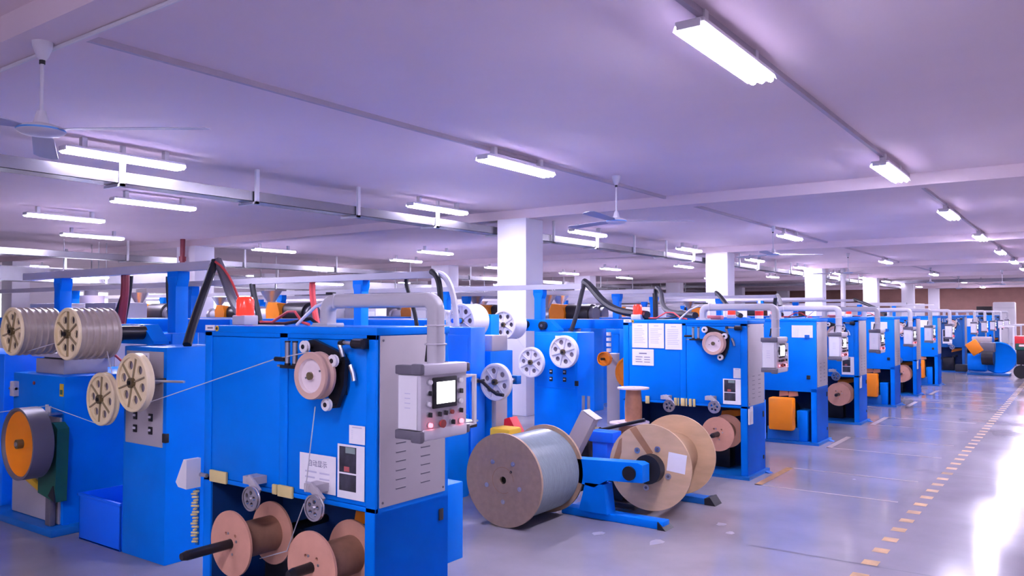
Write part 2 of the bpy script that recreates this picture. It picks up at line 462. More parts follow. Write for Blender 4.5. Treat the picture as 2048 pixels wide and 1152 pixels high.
MB().cyl((0, 0, 2.85), (0, 0, 2.95), .08, REDP, 14).build('pipe_collar', r)
MB().cyl((0, 0, 0.9), (0, 0, 1.0), .08, REDP, 14).build('pipe_collar', r)
r = thing('grey_pipe', 'pale grey vertical pipe beside the third column of the aisle row', 'pipe', (-6.75, 29.0, 0))
MB().cyl((0, 0, 0), (0, 0, ZC), .08, LGREY, 14).cyl((0, 0, 2.9), (0, 0, 3.0), .11, LGREY, 14).build('pipe', r)

# ------------------------------------------------------------------ ceiling fans
def make_fan():
    r = thing('ceiling_fan', 'x', 'fan')
    MB().lathe((0, 0, 0), (0, 0, -1), [(0, 0), (.055, .0), (.052, .03), (.032, .09), (.018, .115), (0, .115)], FANW, 20).build('canopy', r)
    MB().cyl((0, 0, -.115), (0, 0, -.14), .016, BLACK, 12).build('collar', r)
    MB().cyl((0, 0, -.14), (0, 0, -.48), .010, FANW, 12).build('down_rod', r)
    MB().lathe((0, 0, -.44), (0, 0, -1), [(0, 0), (.022, 0), (.04, .07), (.042, .08), (0, .08)], FANW, 20).build('lower_cover', r)
    m = MB().lathe((0, 0, -.52), (0, 0, -1), [(0, 0), (.06, .004), (.115, .022), (.125, .034), (.125, .050), (.10, .068), (.04, .078), (0, .08)], FANW, 32).build('motor_housing', r)
    MB().lathe((0, 0, -.562), (0, 0, -1), [(.1255, -.006), (.1275, -.003), (.1275, .003), (.1255, .006)], FANBL, 32).build('trim_ring', m)
    for k in range(3):
        a = 2*PI*k/3; R = Matrix.Rotation(a, 4, 'Z')
        bb = MB()
        pts = [(.11, -.03), (.22, -.06), (.90, -.075), (.96, -.04), (.96, .035), (.90, .07), (.22, .055), (.11, .025)]
        vs = []
        for h in (0, .005):
            for x, yy in pts: vs.append(R @ Vector((x, yy, -.558+h+yy*.16)))
        n = len(pts)
        bb.add(vs, [tuple(range(n)), tuple(reversed(range(n, 2*n)))]+[(i, n+i, n+(i+1) % n, (i+1) % n) for i in range(n)], FANB)
        bb.build('fan_blade', r)
    return r
fan0 = make_fan()
fans = [(-4.82, 2.12, 3.2, .60, 'large white ceiling fan under the beam at the upper left'), (-4.68, 8.75, 3.35, .66, 'white ceiling fan between the nearest two lamps of the front row'),
        (-4.9, 15.55, 3.35, .62, 'white ceiling fan beside the second lamp of the front row'), (-5.4, 23.8, 3.35, 1.1, 'white ceiling fan right of the third aisle column'),
        (-4.62, 33.0, 3.35, .6, 'small distant ceiling fan before the crosswise cable tray'), (-2.6, 36.5, 3.35, .3, 'distant ceiling fan in front of the white tank'), (-4.6, 41.0, 3.35, .9, 'most distant ceiling fan near the back wall')]
for i, (x, y, z, a, lab) in enumerate(fans):
    o = fan0 if i == 0 else dup(fan0)
    o.location = (x, y, z); o.rotation_euler = (0, 0, a); o.scale = (1, 1, .90) if i == 0 else (1, 1, 1); o['label'] = lab; o['group'] = 'ceiling fans'
# ================================================================== winding machines
def control_box(r, x0, x1, y0, y1, z0, z1, lit=True):
    """pendant operator box, screen on the +X face"""
    c = MB().bevbox((x0, y0+.01, z0+.03), (x1, y1-.01, z1-.03), .006, LGREY)
    c.box((x0+.012, y0+.004, z0+.035), (x1-.02, y0+.0105, z1-.035), WHITE)
    for k in range(4): c.box((x0+.05, y0+.0035, z0+.13+k*.022), (x0+.085, y0+.004, z0+.134+k*.022), INKL)
    o = c.build('control_box', r)
    for za, zb in ((z0-.012, z0+.03), (z1-.03, z1+.012)):
        d = MB()
        d.bevbox((x0-.005, y0-.004, za), (x1-.006, y0+.05, zb), .006, DGREY)
        d.bevbox((x1-.05, y0-.006, za-(.012 if za < z0 else 0)), (x1+.012, y0+.022, zb+(.008 if za > z0 else 0)), .008, DGREY)
        d.build('corner_trim', o)
        d = MB()
        d.bevbox((x0-.005, y1-.05, za), (x1-.006, y1+.004, zb), .006, DGREY)
        d.bevbox((x1-.05, y1-.022, za), (x1+.012, y1+.006, zb), .008, DGREY)
        d.build('corner_trim', o)
        MB().bevbox((x1-.06, y0+.02, za-.005), (x1+.014, y1-.02, zb+.004), .009, LGREY).build('edge_rail', o)
    MB().bevbox((x1-.004, y0+.087, z0+.125), (x1+.010, y0+.257, z0+.268), .004, BLKM).build('screen_bezel', o)
    MB().box((x1+.0095, y0+.108, z0+.147), (x1+.0115, y0+.238, z0+.247), SCREEN).build('screen', o)
    bs = [(.062, .249, 'w'), (.062, .199, 'k'), (.056, .149, 'w'), (.283, .246, 'w'), (.283, .195, 'k'), (.283, .147, 'w'),
          (.060, .101, 'k'), (.126, .099, 'k'), (.169, .101, 'k'), (.216, .101, 'r'), (.283, .102, 'k'),
          (.063, .053, 'R'), (.137, .054, 'd'), (.224, .053, 'k'), (.287, .051, 'R')]
    for yy, zz, t in bs:
        q = MB().cyl((x1, y0+yy, z0+zz), (x1+.008, y0+yy, z0+zz), .0135, STEEL, 16)
        if t == 'k': q.bevbox((x1+.006, y0+yy-.004, z0+zz-.011), (x1+.024, y0+yy+.004, z0+zz+.011), .002, BLACK)
        elif t == 'd': q.cyl((x1+.006, y0+yy, z0+zz), (x1+.018, y0+yy, z0+zz), .010, REDD, 14).cyl((x1+.018, y0+yy, z0+zz), (x1+.028, y0+yy, z0+zz), .019, REDD, 18)
        else: q.cyl((x1+.006, y0+yy, z0+zz), (x1+.018, y0+yy, z0+zz), .0105, {'w': WHITE, 'r': REDD, 'R': REDB if lit else REDD}[t], 16)
        q.build({'w': 'indicator_lamp', 'k': 'selector_switch', 'r': 'push_button', 'd': 'stop_button', 'R': 'push_button'}[t], o)
    h = MB().tube([(x1-.02, y1-.005, z1-.055), (x1-.02, y1+.075, z1-.055), (x1-.02, y1+.075, z0+.02), (x1-.02, y1-.005, z0+.02)], .011, WHITE, 8, .6)
    h.build('handle', o)
    k = MB().bevbox((x0+.03, y1, z0+.0), (x1-.02, y1+.10, z0+.018), .003, BLKM).bevbox((x0+.03, y1, z0+.025), (x1-.02, y1+.11, z0+.034), .002, STEEL)
    k.build('side_shelf', o)
    return o

def duct_arm(r, xa, xb, y, z0, z, zb, h=.036):
    R = .055
    p = [(xa, y, z0), (xa, y, z-R)] + arc((xa+R, y, z-R), R, 180, 90, 5) + arc((xb-R, y, z-R), R, 90, 0, 5) + [(xb, y, zb)]
    m = MB().tube(p, h, DUCT, 16, .55)
    m.bevbox((xa-.06, y-.06, z0-.002), (xa+.06, y+.06, z0+.02), .006, DUCT)
    o = m.build('duct_arm', r)
    MB().bevbox((xa+.075, y-.039, z-.039), (xa+.083, y+.039, z+.039), .003, LGREY).build('joint_seam', o)
    MB().bevbox((xb-.039, y-.039, zb+.10), (xb+.039, y+.039, zb+.108), .003, LGREY).build('joint_seam', o)
    MB().bevbox((xb-.039, y-.039, zb+.19), (xb+.039, y+.039, zb+.196), .003, LGREY).build('joint_seam', o)
    MB().cyl((xb-.052, y-.01, zb+.02), (xb-.040, y-.01, zb+.10), .008, BLACK, 8).build('clamp_lever', o)
    MB().bevbox((xa+.0, y-.02, z+.035), (xa+.05, y+.01, z+.048), .003, BLACK).build('clamp_lever', o)
    return o

def carcass(r, P, back=False, W=1.38, D=.53):
    """W wide cabinet on two legs, right side at x=0, front at y=0"""
    b = MB()
    b.box((-W, .014, .70), (0, D, 1.55), P)
    b.bevbox((-W-.005, -.004, 1.545), (.008, D+.005, 1.582), .004, P)
    if not back:
        for x0, x1 in ((-W, -W+.065), (-.713, -.648), (-.066, 0)): b.bevbox((x0, 0, .70), (x1, .02, 1.55), .002, P)
        b.bevbox((-W, 0, .70), (0, .02, .722), .002, P).bevbox((-W, 0, 1.522), (0, .02, 1.55), .002, P)
    else:
        b.bevbox((-W, 0, .66), (0, .02, 1.55), .002, P)
    b.build('housing', r)
    if not back:
        for x0, x1 in ((-W+.068, -.716), (-.645, -.069)):
            MB().bevbox((x0, .004, .725), (x1, .018, 1.519), .003, P).build('door', r)
    MB().box((-.07, 0, .03), (0, D, .70), P).box((-.008, 0, .03), (0, D, .70), P).build('leg', r)
    MB().box((-W, 0, .03), (-W+.07, D, .70), P).build('leg', r)
    MB().box((-W+.07, D-.03, .03), (-.07, D-.005, .70), NAVY).box((-W+.07, .025, .690), (-.07, D-.03, .699), NAVY).box((-W+.069, .01, .03), (-W+.075, D-.03, .69), NAVY).box((-.075, .01, .03), (-.071, D-.03, .69), NAVY).build('back_panel', r)  # bay lined in navy that carries the shade in its colour
    m = MB().box((-W-.04, -.05, 0), (.03, D+.05, .032), BLUED)
    m.prism([(.0, .03), (.09, 0), (.0, 0)], D-.10, D-.02, BLUED)
    m.build('base_plate', r)
    s = MB().bevbox((0, .022, .722), (.007, .50, 1.542), .003, GREYP)
    for k in range(6):
        for ya, yb in ((.13, .20), (.31, .38)):
            s.box((.0068, ya, 1.013-.044*k), (.0078, yb, 1.019-.044*k), DGREY)
            s.box((.0068, ya, 1.019-.044*k), (.0092, yb, 1.022-.044*k), GREYP)
    for yy, zz in ((.04, 1.52), (.482, 1.52), (.04, .745), (.482, .745)): s.cyl((.006, yy, zz), (.010, yy, zz), .006, DGREY, 8)
    s.build('side_panel', r)
    MB().bevbox((0, .455, .575), (.008, .487, .635), .003, BLACK).build('latch', r)
    MB().bevbox((0, .455, .14), (.008, .480, .18), .003, BLACK).build('latch', r)

def winding_head(r):
    pl = MB().prism([(-.435, 1.515), (-.395, 1.52), (-.19, 1.455), (-.165, 1.425), (-.175, 1.30), (-.225, 1.19), (-.265, 1.185), (-.28, 1.24), (-.40, 1.40)], -.045, -.02, BLKM)
    pl.box((-.30, -.05, 1.25), (-.20, .004, 1.40), BLKM)
    pl.build('guide_plate', r)
    c = (-.293, -.14, 1.349)
    wv = MB().lathe(c, (0, 1, 0), [(0, -.012), (.018, -.012), (.020, 0), (.078, .002), (.083, -.014), (.112, -.016), (.1155, -.010), (.1155, .0), (.104, .012), (.104, .026), (.1155, .038), (.1155, .050), (.108, .054), (0, .054)], PINKW, 44)
    for i, f in enumerate(wv.f):
        zz = wv.v[f[0]]; d = math.hypot(zz[0]-c[0], zz[2]-c[2])
        if d > .08: wv.m[i] = wv.mi(TANR)
    o = wv.build('guide_sheave', r)
    MB().cyl((c[0], c[1]-.02, c[2]), (c[0], c[1]+.10, c[2]), .019, HUBM, 16).build('hub', o)
    MB().cyl((c[0]+.055, c[1]-.002, c[2]+.025), (c[0]+.055, c[1]+.004, c[2]+.025), .005, DGREY, 8).cyl((c[0]-.045, c[1]-.002, c[2]-.012), (c[0]-.045, c[1]+.004, c[2]-.012), .005, DGREY, 8).build('bolt', o)
    for x, z in ((-.405, 1.485), (-.196, 1.422), (-.240, 1.209)):
        q = MB().lathe((x, -.10, z), (0, 1, 0), [(.010, -.004), (.028, -.004), (.031, 0), (.026, .008), (.031, .016), (.028, .020), (.010, .020)], WWHEEL, 24)
        q.cyl((x, -.106, z), (x, -.03, z), .012, BLKM, 12)
        q.build('guide_roller', r)
    g = MB()
    for x in (-.525, -.468):
        g.cyl((x, -.10, 1.40), (x, -.10, 1.505), .013, STEEL, 16).cyl((x, -.10, 1.39), (x, -.10, 1.40), .015, BLKM, 12).cyl((x, -.10, 1.505), (x, -.10, 1.512), .015, BLKM, 12)
    g.box((-.56, -.12, 1.375), (-.42, .004, 1.39), BLKM)
    g.cyl((-.62, -.10, 1.418), (-.54, -.10, 1.418), .012, BLKM, 12)
    g.cyl((-.60, -.10, 1.385), (-.56, -.10, 1.385), .006, STEEL, 10)
    g.build('entry_guide', r)
    t = MB().cyl((-.105, -.05, 1.505), (-.035, -.05, 1.505), .022, BLKM, 16).cyl((-.10, -.052, 1.518), (-.045, -.052, 1.518), .012, STEEL, 10)
    t.cyl((-.17, -.05, 1.51), (-.10, -.05, 1.505), .009, STEEL, 10).box((-.11, -.04, 1.48), (-.05, .004, 1.53), BLKM)
    t.cyl((-.20, -.05, 1.505), (-.17, -.05, 1.51), .013, BLKM, 10)
    t.tube([(-.20, -.05, 1.50), (-.185, -.05, 1.47), (-.18, -.045, 1.44)], .012, STEEL, 8)
    t.tube([(-.145, -.03, 1.40), (-.125, -.03, 1.36), (-.118, -.03, 1.325)], .012, STEEL, 8)
    t.build('tension_cylinder', r)

def pulley(r, x, z):
    c = (x, -.12, z)
    m = MB().holed(c, (0, 1, 0), .056, [(.031*math.cos(a), .031*math.sin(a), .0115) for a in [i*2*PI/5+.5 for i in range(5)]], .014, ALU, 32, 12)
    m.lathe((c[0], c[1]+.007, c[2]), (0, 1, 0), [(.055, -.010), (.064, -.010), (.064, -.006), (.056, 0), (.064, .006), (.064, .010), (.055, .010)], ALU, 32)
    o = m.build('traverse_pulley', r)
    MB().cyl((c[0], c[1]-.008, c[2]), (c[0], c[1]+.03, c[2]), .010, STEEL, 14).build('hub', o)
    a = MB()
    R = Matrix.Rotation(math.radians(38), 3, 'Y')
    a.bevbox((x-.075, -.095, z+.04), (x+.04, -.075, z+.085), .006, GREYP, R)
    a.box((x-.11, -.085, z+.06), (x-.02, .0, z+.10), GREYP)
    a.build('traverse_arm', r)

def spool_shaft(r, x, z, y0, y1):
    MB().cyl((x, y0, z), (x, y0+.03, z), .018, BLKM, 16, .025).cyl((x, y0+.03, z), (x, y1, z), .025, BLKM, 18).build('spool_shaft', r)

def machine_front(name, label, loc, P, beacon=True):
    r = thing(name, label, 'machine', loc, group='take-up winding machines')
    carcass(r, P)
    winding_head(r)
    duct_arm(r, -.52, .235, .16, 1.58, 1.715, 1.40)
    control_box(r, .15, .295, -.02, .33, 1.085, 1.40)
    pulley(r, -.79, .689); pulley(r, -.30, .71)
    MB().prism([(-.36, .55), (-.34, .64), (-.12, .67), (-.07, .645), (-.12, .61)], .20, .34, ORANGE).build('orange_guard', r)
    MB().bevbox((-.60, .32, .031), (-.30, .48, .40), .02, BLKM).build('bay_shade_box', r)  # dark boxes added behind the spools to deepen the bay's shade
    MB().bevbox((-1.25, .32, .031), (-.98, .48, .36), .02, BLKM).build('bay_shade_box', r)
    spool_shaft(r, -.91, .445, -.43, .50); spool_shaft(r, -.26, .445, -.30, .50)
    m = MB().bevbox((-.60, .57, .31), (-.05, .72, .728), .006, P)
    m.box((-.60, D_ - .0, .4), (-.05, .575, .6), P)
    m.build('rear_cabinet', r)
    if beacon:
        o = MB().bevbox((-1.375, .17, 1.582), (-1.255, .27, 1.64), .008, LGREY).build('beacon_base', r)
        MB().lathe((-1.315, .22, 1.64), (0, 0, 1), [(.05, 0), (.052, .01), (.050, .09), (.040, .108), (0, .112)], REDL, 24).build('beacon_lens', o)
        c = MB()
        c.tube([(-1.21, .25, 1.60), (-1.10, .25, 1.60), (-1.0, .28, 1.66), (-.90, .25, 1.66), (-.80, .22, 1.60), (-.72, .2, 1.59)], .008, REDC)
        c.tube([(-1.30, .27, 1.588), (-1.33, .3, 1.60), (-1.28, .32, 1.592), (-1.1, .34, 1.59), (-.98, .30, 1.60), (-.86, .33, 1.62), (-.8, .33, 1.59)], .010, BLACK)
        c.build('top_cable', r)
        c = MB().tube([(-.80, .18, 1.585), (-.76, .2, 1.63), (-.70, .23, 1.69), (-.62, .28, 1.73)], .009, WHITE)
        c.build('white_hose', r)
        MB().bevbox((-1.0, .04, 1.582), (-.80, .10, 1.588), .002, WHITE).bevbox((-.5, .02, 1.582), (-.3, .07, 1.588), .002, LGREY).build('top_strip', r)
    n = MB().box((-1.372, -.0065, 1.585-.032), (-1.285, -.004, 1.585-.001), PAPER)
    n.box((-1.352, -.007, 1.563), (-1.30, -.0064, 1.573), INK)
    n.build('name_label', r)
    MB().cyl((-1.262, -.004, 1.565), (-1.262, -.0075, 1.565), .016, YELLOW, 20).cyl((-1.262, -.0074, 1.565), (-1.262, -.0078, 1.565), .009, BLACK, 16).build('warning_sticker', r)
    return r
D_ = .53
def machine_back(name, label, loc, P=None):
    P = P or BLUE
    r = thing(name, label, 'machine', loc, group='take-up winding machines')
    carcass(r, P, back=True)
    duct_arm(r, -.52, .235, .16, 1.58, 1.715, 1.40)
    control_box(r, .15, .295, -.02, .33, 1.085, 1.40)
    g = MB().bevbox((-.57, -.13, .17), (-.265, .02, .58), .02, ORANGE)
    g.build('motor_guard', r)
    MB().bevbox((-.62, -.02, .03), (-.22, .36, .20), .01, BLUED).bevbox((-.25, .0, .03), (-.12, .30, .42), .01, P).build('motor_stand', r)
    MB().cyl((-.42, .03, .40), (-.42, .30, .40), .13, BLKM, 24).cyl((-.9, .03, .40), (-.9, .26, .40), .12, BLKM, 24).build('drive_motor', r)
    MB().bevbox((-.14, -.012, 1.33), (-.08, .002, 1.38), .004, BLUED).build('latch', r)
    MB().bevbox((-.12, -.012, .82), (-.075, .002, .87), .004, BLACK).build('latch', r)
    for x in (-.30, -.42):
        MB().prism([(x-.055, .655), (x+.05, .655), (x+.06, .60), (x-.06, .58)], .04, .06, REELP).build('spool_guard', r)
    return r

# ---- machines along the aisle
M1Y, M2Y = 2.73, 7.87
m1 = machine_front('winding_machine', 'large blue winding machine nearest the camera, red beacon on top', (-2.75, M1Y, 0), BLUE)
m2 = dup(m1, (-2.75, M2Y, 0), 'blue winding machine behind the plywood drum, four white sheets on its front')
m3 = machine_back('winding_machine', 'plain blue winding machine with the largest orange guard, single white sheet', (-2.75, 10.4, 0))
m4 = dup(m1, (-2.75, 12.7, 0), 'blue winding machine third beyond the plywood drum, mostly hidden by its neighbour')
m5 = dup(m3, (-2.75, 15.45, 0), 'plain blue winding machine with the second largest orange guard')
m6 = dup(m1, (-2.75, 17.7, 0), 'blue winding machine fifth beyond the plywood drum along the aisle')
m7 = dup(m3, (-2.75, 20.55, 0), 'plain blue winding machine sixth beyond the plywood drum, smallest orange guard')
m8 = machine_front('winding_machine', 'teal blue winding machine left of the large blue motor wheel', (-2.75, 25.6, 0), TEAL, beacon=False)
m9 = dup(m3, (-2.75, 28.4, 0), 'plain blue winding machine directly behind the teal one')
m10 = dup(m8, (-2.75, 31.2, 0), 'teal winding machine second behind the large blue motor wheel')
m11 = dup(m3, (-2.75, 34.2, 0), 'far blue winding machine near the end of the row')
m12 = dup(m8, (-2.75, 37.2, 0), 'farthest teal winding machine at the end of the row')

# ---- wooden spools on the shafts (lift off: things of their own)
def spool(label, loc, r_=.17, L=.26):
    o = thing('wooden_spool', label, 'spool', loc, group='wooden spools on machine shafts')
    for s, yy in ((0, 0), (1, L)):
        m = MB().holed((0, yy-.006, 0), (0, 1, 0), r_, [(0, 0, .027)] + [(.062*math.cos(a), .062*math.sin(a), .009) for a in (.9, 2.3)], .013, REELP, 44, 12)
        f = m.build('flange', o)
        if s == 0:
            q = MB()
            for a in (.35, 1.9, 3.5, 5.05): q.cyl((.055*math.cos(a), -.008, .055*math.sin(a)), (.055*math.cos(a), -.004, .055*math.sin(a)), .007, STEEL, 10)
            q.build('rivet', f)
    MB().lathe((0, 0, 0), (0, 1, 0), [(.028, .007), (.095, .007), (.095, L-.006), (.028, L-.006), (.028, .007)], REELC, 36).build('core', o)
    return o
s1 = spool('pinkish wooden spool on the left shaft under the nearest machine', (-3.66, 2.585, .445))
s2 = dup(s1, (-3.01, 2.57, .445), 'pinkish wooden spool on the right shaft under the nearest machine', rz=0.0)
s3 = dup(s1, (-3.01, M2Y-.13, .445), 'pink wooden spool below the second machine, right of the plywood drum')
s5 = dup(s1, (-3.01, 12.56, .445), 'pink wooden spool under the third machine beyond the plywood drum')
s6 = dup(s1, (-3.01, 17.56, .445), 'pink wooden spool under the fifth machine beyond the plywood drum')

# ---- sheets of paper on the machines
def sheet(name, label, x0, z0, x1, z1, y, cat='notice', group='paper notices on machines', kind=None):
    w_, h_ = x1-x0, z1-z0
    o = MB().box((-w_/2, -.0012, -h_/2), (w_/2, .0002, h_/2), PAPER)
    if kind == 'photos':
        o.box((-w_*.43, -.0016, -h_*.02), (w_*.20, -.0011, h_*.46), PHOTO).box((-w_*.43, -.0016, -h_*.36), (w_*.20, -.0011, -h_*.05), PHOTO)
        o.box((-w_*.20, -.002, h_*.34), (w_*.16, -.0015, h_*.45), PHOTOG).box((-w_*.25, -.002, h_*.0), (-w_*.05, -.0015, h_*.09), PHOTOR)
    if kind == 'lines':
        random.seed(int(abs(x0)*1000))
        for k in range(9): o.box((-w_*.38, -.0016, h_*(.26-.07*k)), (w_*random.uniform(.1, .38), -.0011, h_*(.28-.07*k)), INKL)
        o.box((-w_*.15, -.0016, h_*.38), (w_*.15, -.0011, h_*.41), INKL)
    if kind == 'small':
        o.box((-w_*.3, -.0016, h_*.36), (w_*.3, -.0011, h_*.42), INKL)
        for k in range(5): o.box((-w_*.36, -.0016, h_*(.2-.1*k)), (-w_*.25, -.0011, h_*(.215-.1*k)), INKL)
    if kind == 'board':
        o.box((-w_*.18, -.0016, h_*.20), (w_*.18, -.0011, h_*.27), INK)
    if kind in ('sheet', 'board'):
        for k in range(3):
            zz = h_*(.02-.15*k)
            o.box((-w_*.34, -.0016, zz-h_*.022), (-w_*(.02+.05*(k % 2)), -.0011, zz+h_*.022), INK if kind == 'board' else INKL)
            o.box((w_*.06, -.0016, zz-h_*.03), (w_*.33, -.0011, zz+h_*.014), INK if kind == 'board' else INKL)
    b = o.build(name)
    b.location = ((x0+x1)/2, y, (z0+z1)/2)
    return tag(b, label, cat, group)
yf = M1Y + .003
a = sheet('notice_sheet', 'white sheet with large Chinese heading on the nearest machine', -3.292, .752, -3.022, .94, M1Y-.002, kind='sheet')
text_mesh('自动显示', .036, 'heading_text', INK, a, (-.0, -.0014, .045), (PI/2, 0, 0))
sheet('photo_sheet', 'white sheet with two dark photographs on the nearest machine', -3.010, .748, -2.822, 1.01, M1Y-.002, kind='photos')
sheet('notice_sheet', 'small white note above the photo sheet on the nearest machine', -2.929, 1.018, -2.820, 1.107, M1Y-.002, kind='small')
sheet('notice_sheet', 'left of three white sheets on the machine behind the plywood drum', -4.02, 1.28, -3.835, 1.545, M2Y-.002, kind='lines')
sheet('notice_sheet', 'middle of three white sheets on the machine behind the plywood drum', -3.825, 1.28, -3.645, 1.545, M2Y-.002, kind='lines')
sheet('notice_sheet', 'right of three white sheets on the machine behind the plywood drum', -3.63, 1.27, -3.44, 1.54, M2Y-.002, kind='lines')
sheet('notice_sheet', 'wide white sheet below three upright sheets on the second machine', -4.02, 1.09, -3.765, 1.265, M2Y-.002, kind='board')
sheet('photo_sheet', 'white sheet with two dark photographs on the second machine', -3.0, .735, -2.815, .99, M2Y-.002, kind='photos')
sheet('notice_sheet', 'small white note above the photo sheet on the second machine', -2.89, 1.0, -2.815, 1.10, M2Y-.002, kind='small')
sheet('notice_sheet', 'wide blank sheet on the plain machine with the largest orange guard', -3.05, 1.345, -2.79, 1.50, 10.4-.002)
sheet('photo_sheet', 'white sheet with two dark photographs on the machine behind the widest blank sheet', -2.99, .735, -2.815, 1.0, 12.7-.002, kind='photos')
sheet('notice_sheet', 'wide blank sheet on the plain machine with the second orange guard', -3.13, 1.33, -2.86, 1.50, 15.45-.002)
sheet('notice_sheet', 'wide blank sheet on the plain machine with the smallest orange guard', -3.2, 1.33, -2.9, 1.50, 20.55-.002)
sheet('notice_sheet', 'grey white sheet low on the teal machine left of the motor wheel', -4.02, .93, -3.6, 1.12, 25.6-.002, kind='board')
sheet('photo_sheet', 'white photo sheet on the teal machine left of the motor wheel', -3.3, .8, -3.06, 1.2, 25.6-.002, kind='photos')
sheet('notice_sheet', 'upright blank sheet on the plain machine behind the teal one', -2.98, 1.25, -2.82, 1.5, 28.4-.002)
# ---- foam pads, cable samples and card holders at the panel's lower edge
for x0, x1, z0, z1, lab in ((-4.055, -3.90, .700, .766, 'left pale yellow foam pad under the nearest machine panel'), (-3.50, -3.465, .70, .752, 'narrow pale yellow foam pad beside the middle pad'), (-3.455, -3.338, .695, .755, 'middle pale yellow foam pad under the nearest machine panel')):
    tag(MB().bevbox((x0, M1Y-.016, z0), (x1, M1Y-.0005, z1), .004, FOAM).build('foam_pad'), lab, 'foam pad', 'yellow foam pads')
r = thing('sample_strip', 'upright strip of short yellowish cable samples at the nearest machine left leg', 'cable samples', (-4.15, M1Y-.03, 0))
MB().box((-.012, .0, .33), (.012, .012, .648), BLUED).build('backing_strip', r)
for k in range(18): MB().cyl((-.03+.012*math.sin(k*1.9), -.006, .345+k*.0168), (.016+.01*math.sin(k*2.7), -.006, .353+k*.0168), .0062, FOAM, 8).build('cable_sample', r)
r = thing('card_holder', 'white tilted card holder at the left edge of the nearest machine', 'holder', (-4.16, M1Y-.02, .75))
MB().prism([(.03, .075), (.0, .075), (-.075, -.06), (-.05, -.085), (.03, -.09)], -.09, .0, WHITE).build('card', r)
MB().cyl((.02, 0, -.02), (.09, 0, -.02), .012, STEEL, 12).build('bracket', r)
for i, (x0, x1) in enumerate(((-3.985, -3.95), (-3.94, -3.92), (-3.86, -3.815), (-3.53, -3.50), (-3.49, -3.475), (-3.455, -3.41), (-3.40, -3.385), (-3.365, -3.335), (-3.32, -3.295))):
    tag(MB().bevbox((x0, M2Y-.016, .685), (x1, M2Y-.0005, .765), .003, FOAM).build('cable_clip'), '%s pale clip from the left under the second machine panel' % ORD[i].replace('nearest', 'first'), 'clip', 'pale clips under the second machine panel')
for y, lab in ((M2Y, 'white paper pocket on the second machine right leg'), (10.4+2.3, 'white paper pocket on the third machine right leg'), (17.7, 'white paper pocket on the fifth machine right leg')):
    o = thing('paper_pocket', lab, 'paper pocket', (-2.745, y-.02, .62), group='white paper pockets')
    MB().bevbox((0, .02, -.08), (.012, .14, .08), .004, WHITE).build('pocket', o)
    MB().box((.013, .04, .05), (.016, .12, .10), PAPER).build('paper', o)
# ================================================================== capstan cabinets and wheels at the left of each line
def cast_wheel(parent, c, R, w_, mat, spin=0.0, ribs=True, name='cast_wheel', hubm=None):
    """six-hole cast wheel, axis along Y, face at c.y"""
    x, y, z = c
    m = MB().holed((x, y+.012, z), (0, 1, 0), R*.90, [(R*.60*math.cos(spin+i*PI/3), R*.60*math.sin(spin+i*PI/3), R*.155) for i in range(6)], .012, mat, 48, 14)
    if ribs:
        # the plate's in-plane axes: u = t x ax, v = ax x u  ->  u = -x, v = z for the +Y axis
        for i in range(6):
            a = spin + PI/6 + i*PI/3
            d = Vector((-math.cos(a), 0, math.sin(a))); q = Vector((-d.z, 0, d.x))*(R*.022)
            p0 = Vector((x, y+.002, z)) + d*R*.16; p1 = Vector((x, y+.002, z)) + d*R*.86
            vs = [p0+q, p0-q, p1-q, p1+q]; vs += [v+Vector((0, .012, 0)) for v in vs]
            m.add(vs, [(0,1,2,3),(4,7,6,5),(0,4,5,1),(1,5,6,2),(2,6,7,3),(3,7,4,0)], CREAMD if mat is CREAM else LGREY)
    m.lathe((x, y, z), (0, 1, 0), [(R*.86, .010), (R*.86, .0), (R*.97, 0), (R, .006), (R, .012), (R*.965, w_*.4), (R*.965, w_*.6), (R, w_-.012), (R, w_-.004), (R*.97, w_), (R*.86, w_), (R*.86, .026)], mat, 48)
    m.lathe((x, y, z), (0, 1, 0), [(0, .030), (R*.87, .030), (R*.87, .034), (0, .034)], WEB, 32)  # disc added behind the holes, their shade put into its colour
    o = m.build(name, parent)
    MB().cyl((x, y-.012, z), (x, y+.03, z), R*.17, hubm or HUBM, 18).cyl((x, y-.022, z), (x, y-.010, z), R*.07, BLKM, 10).build('hub', o)
    return o
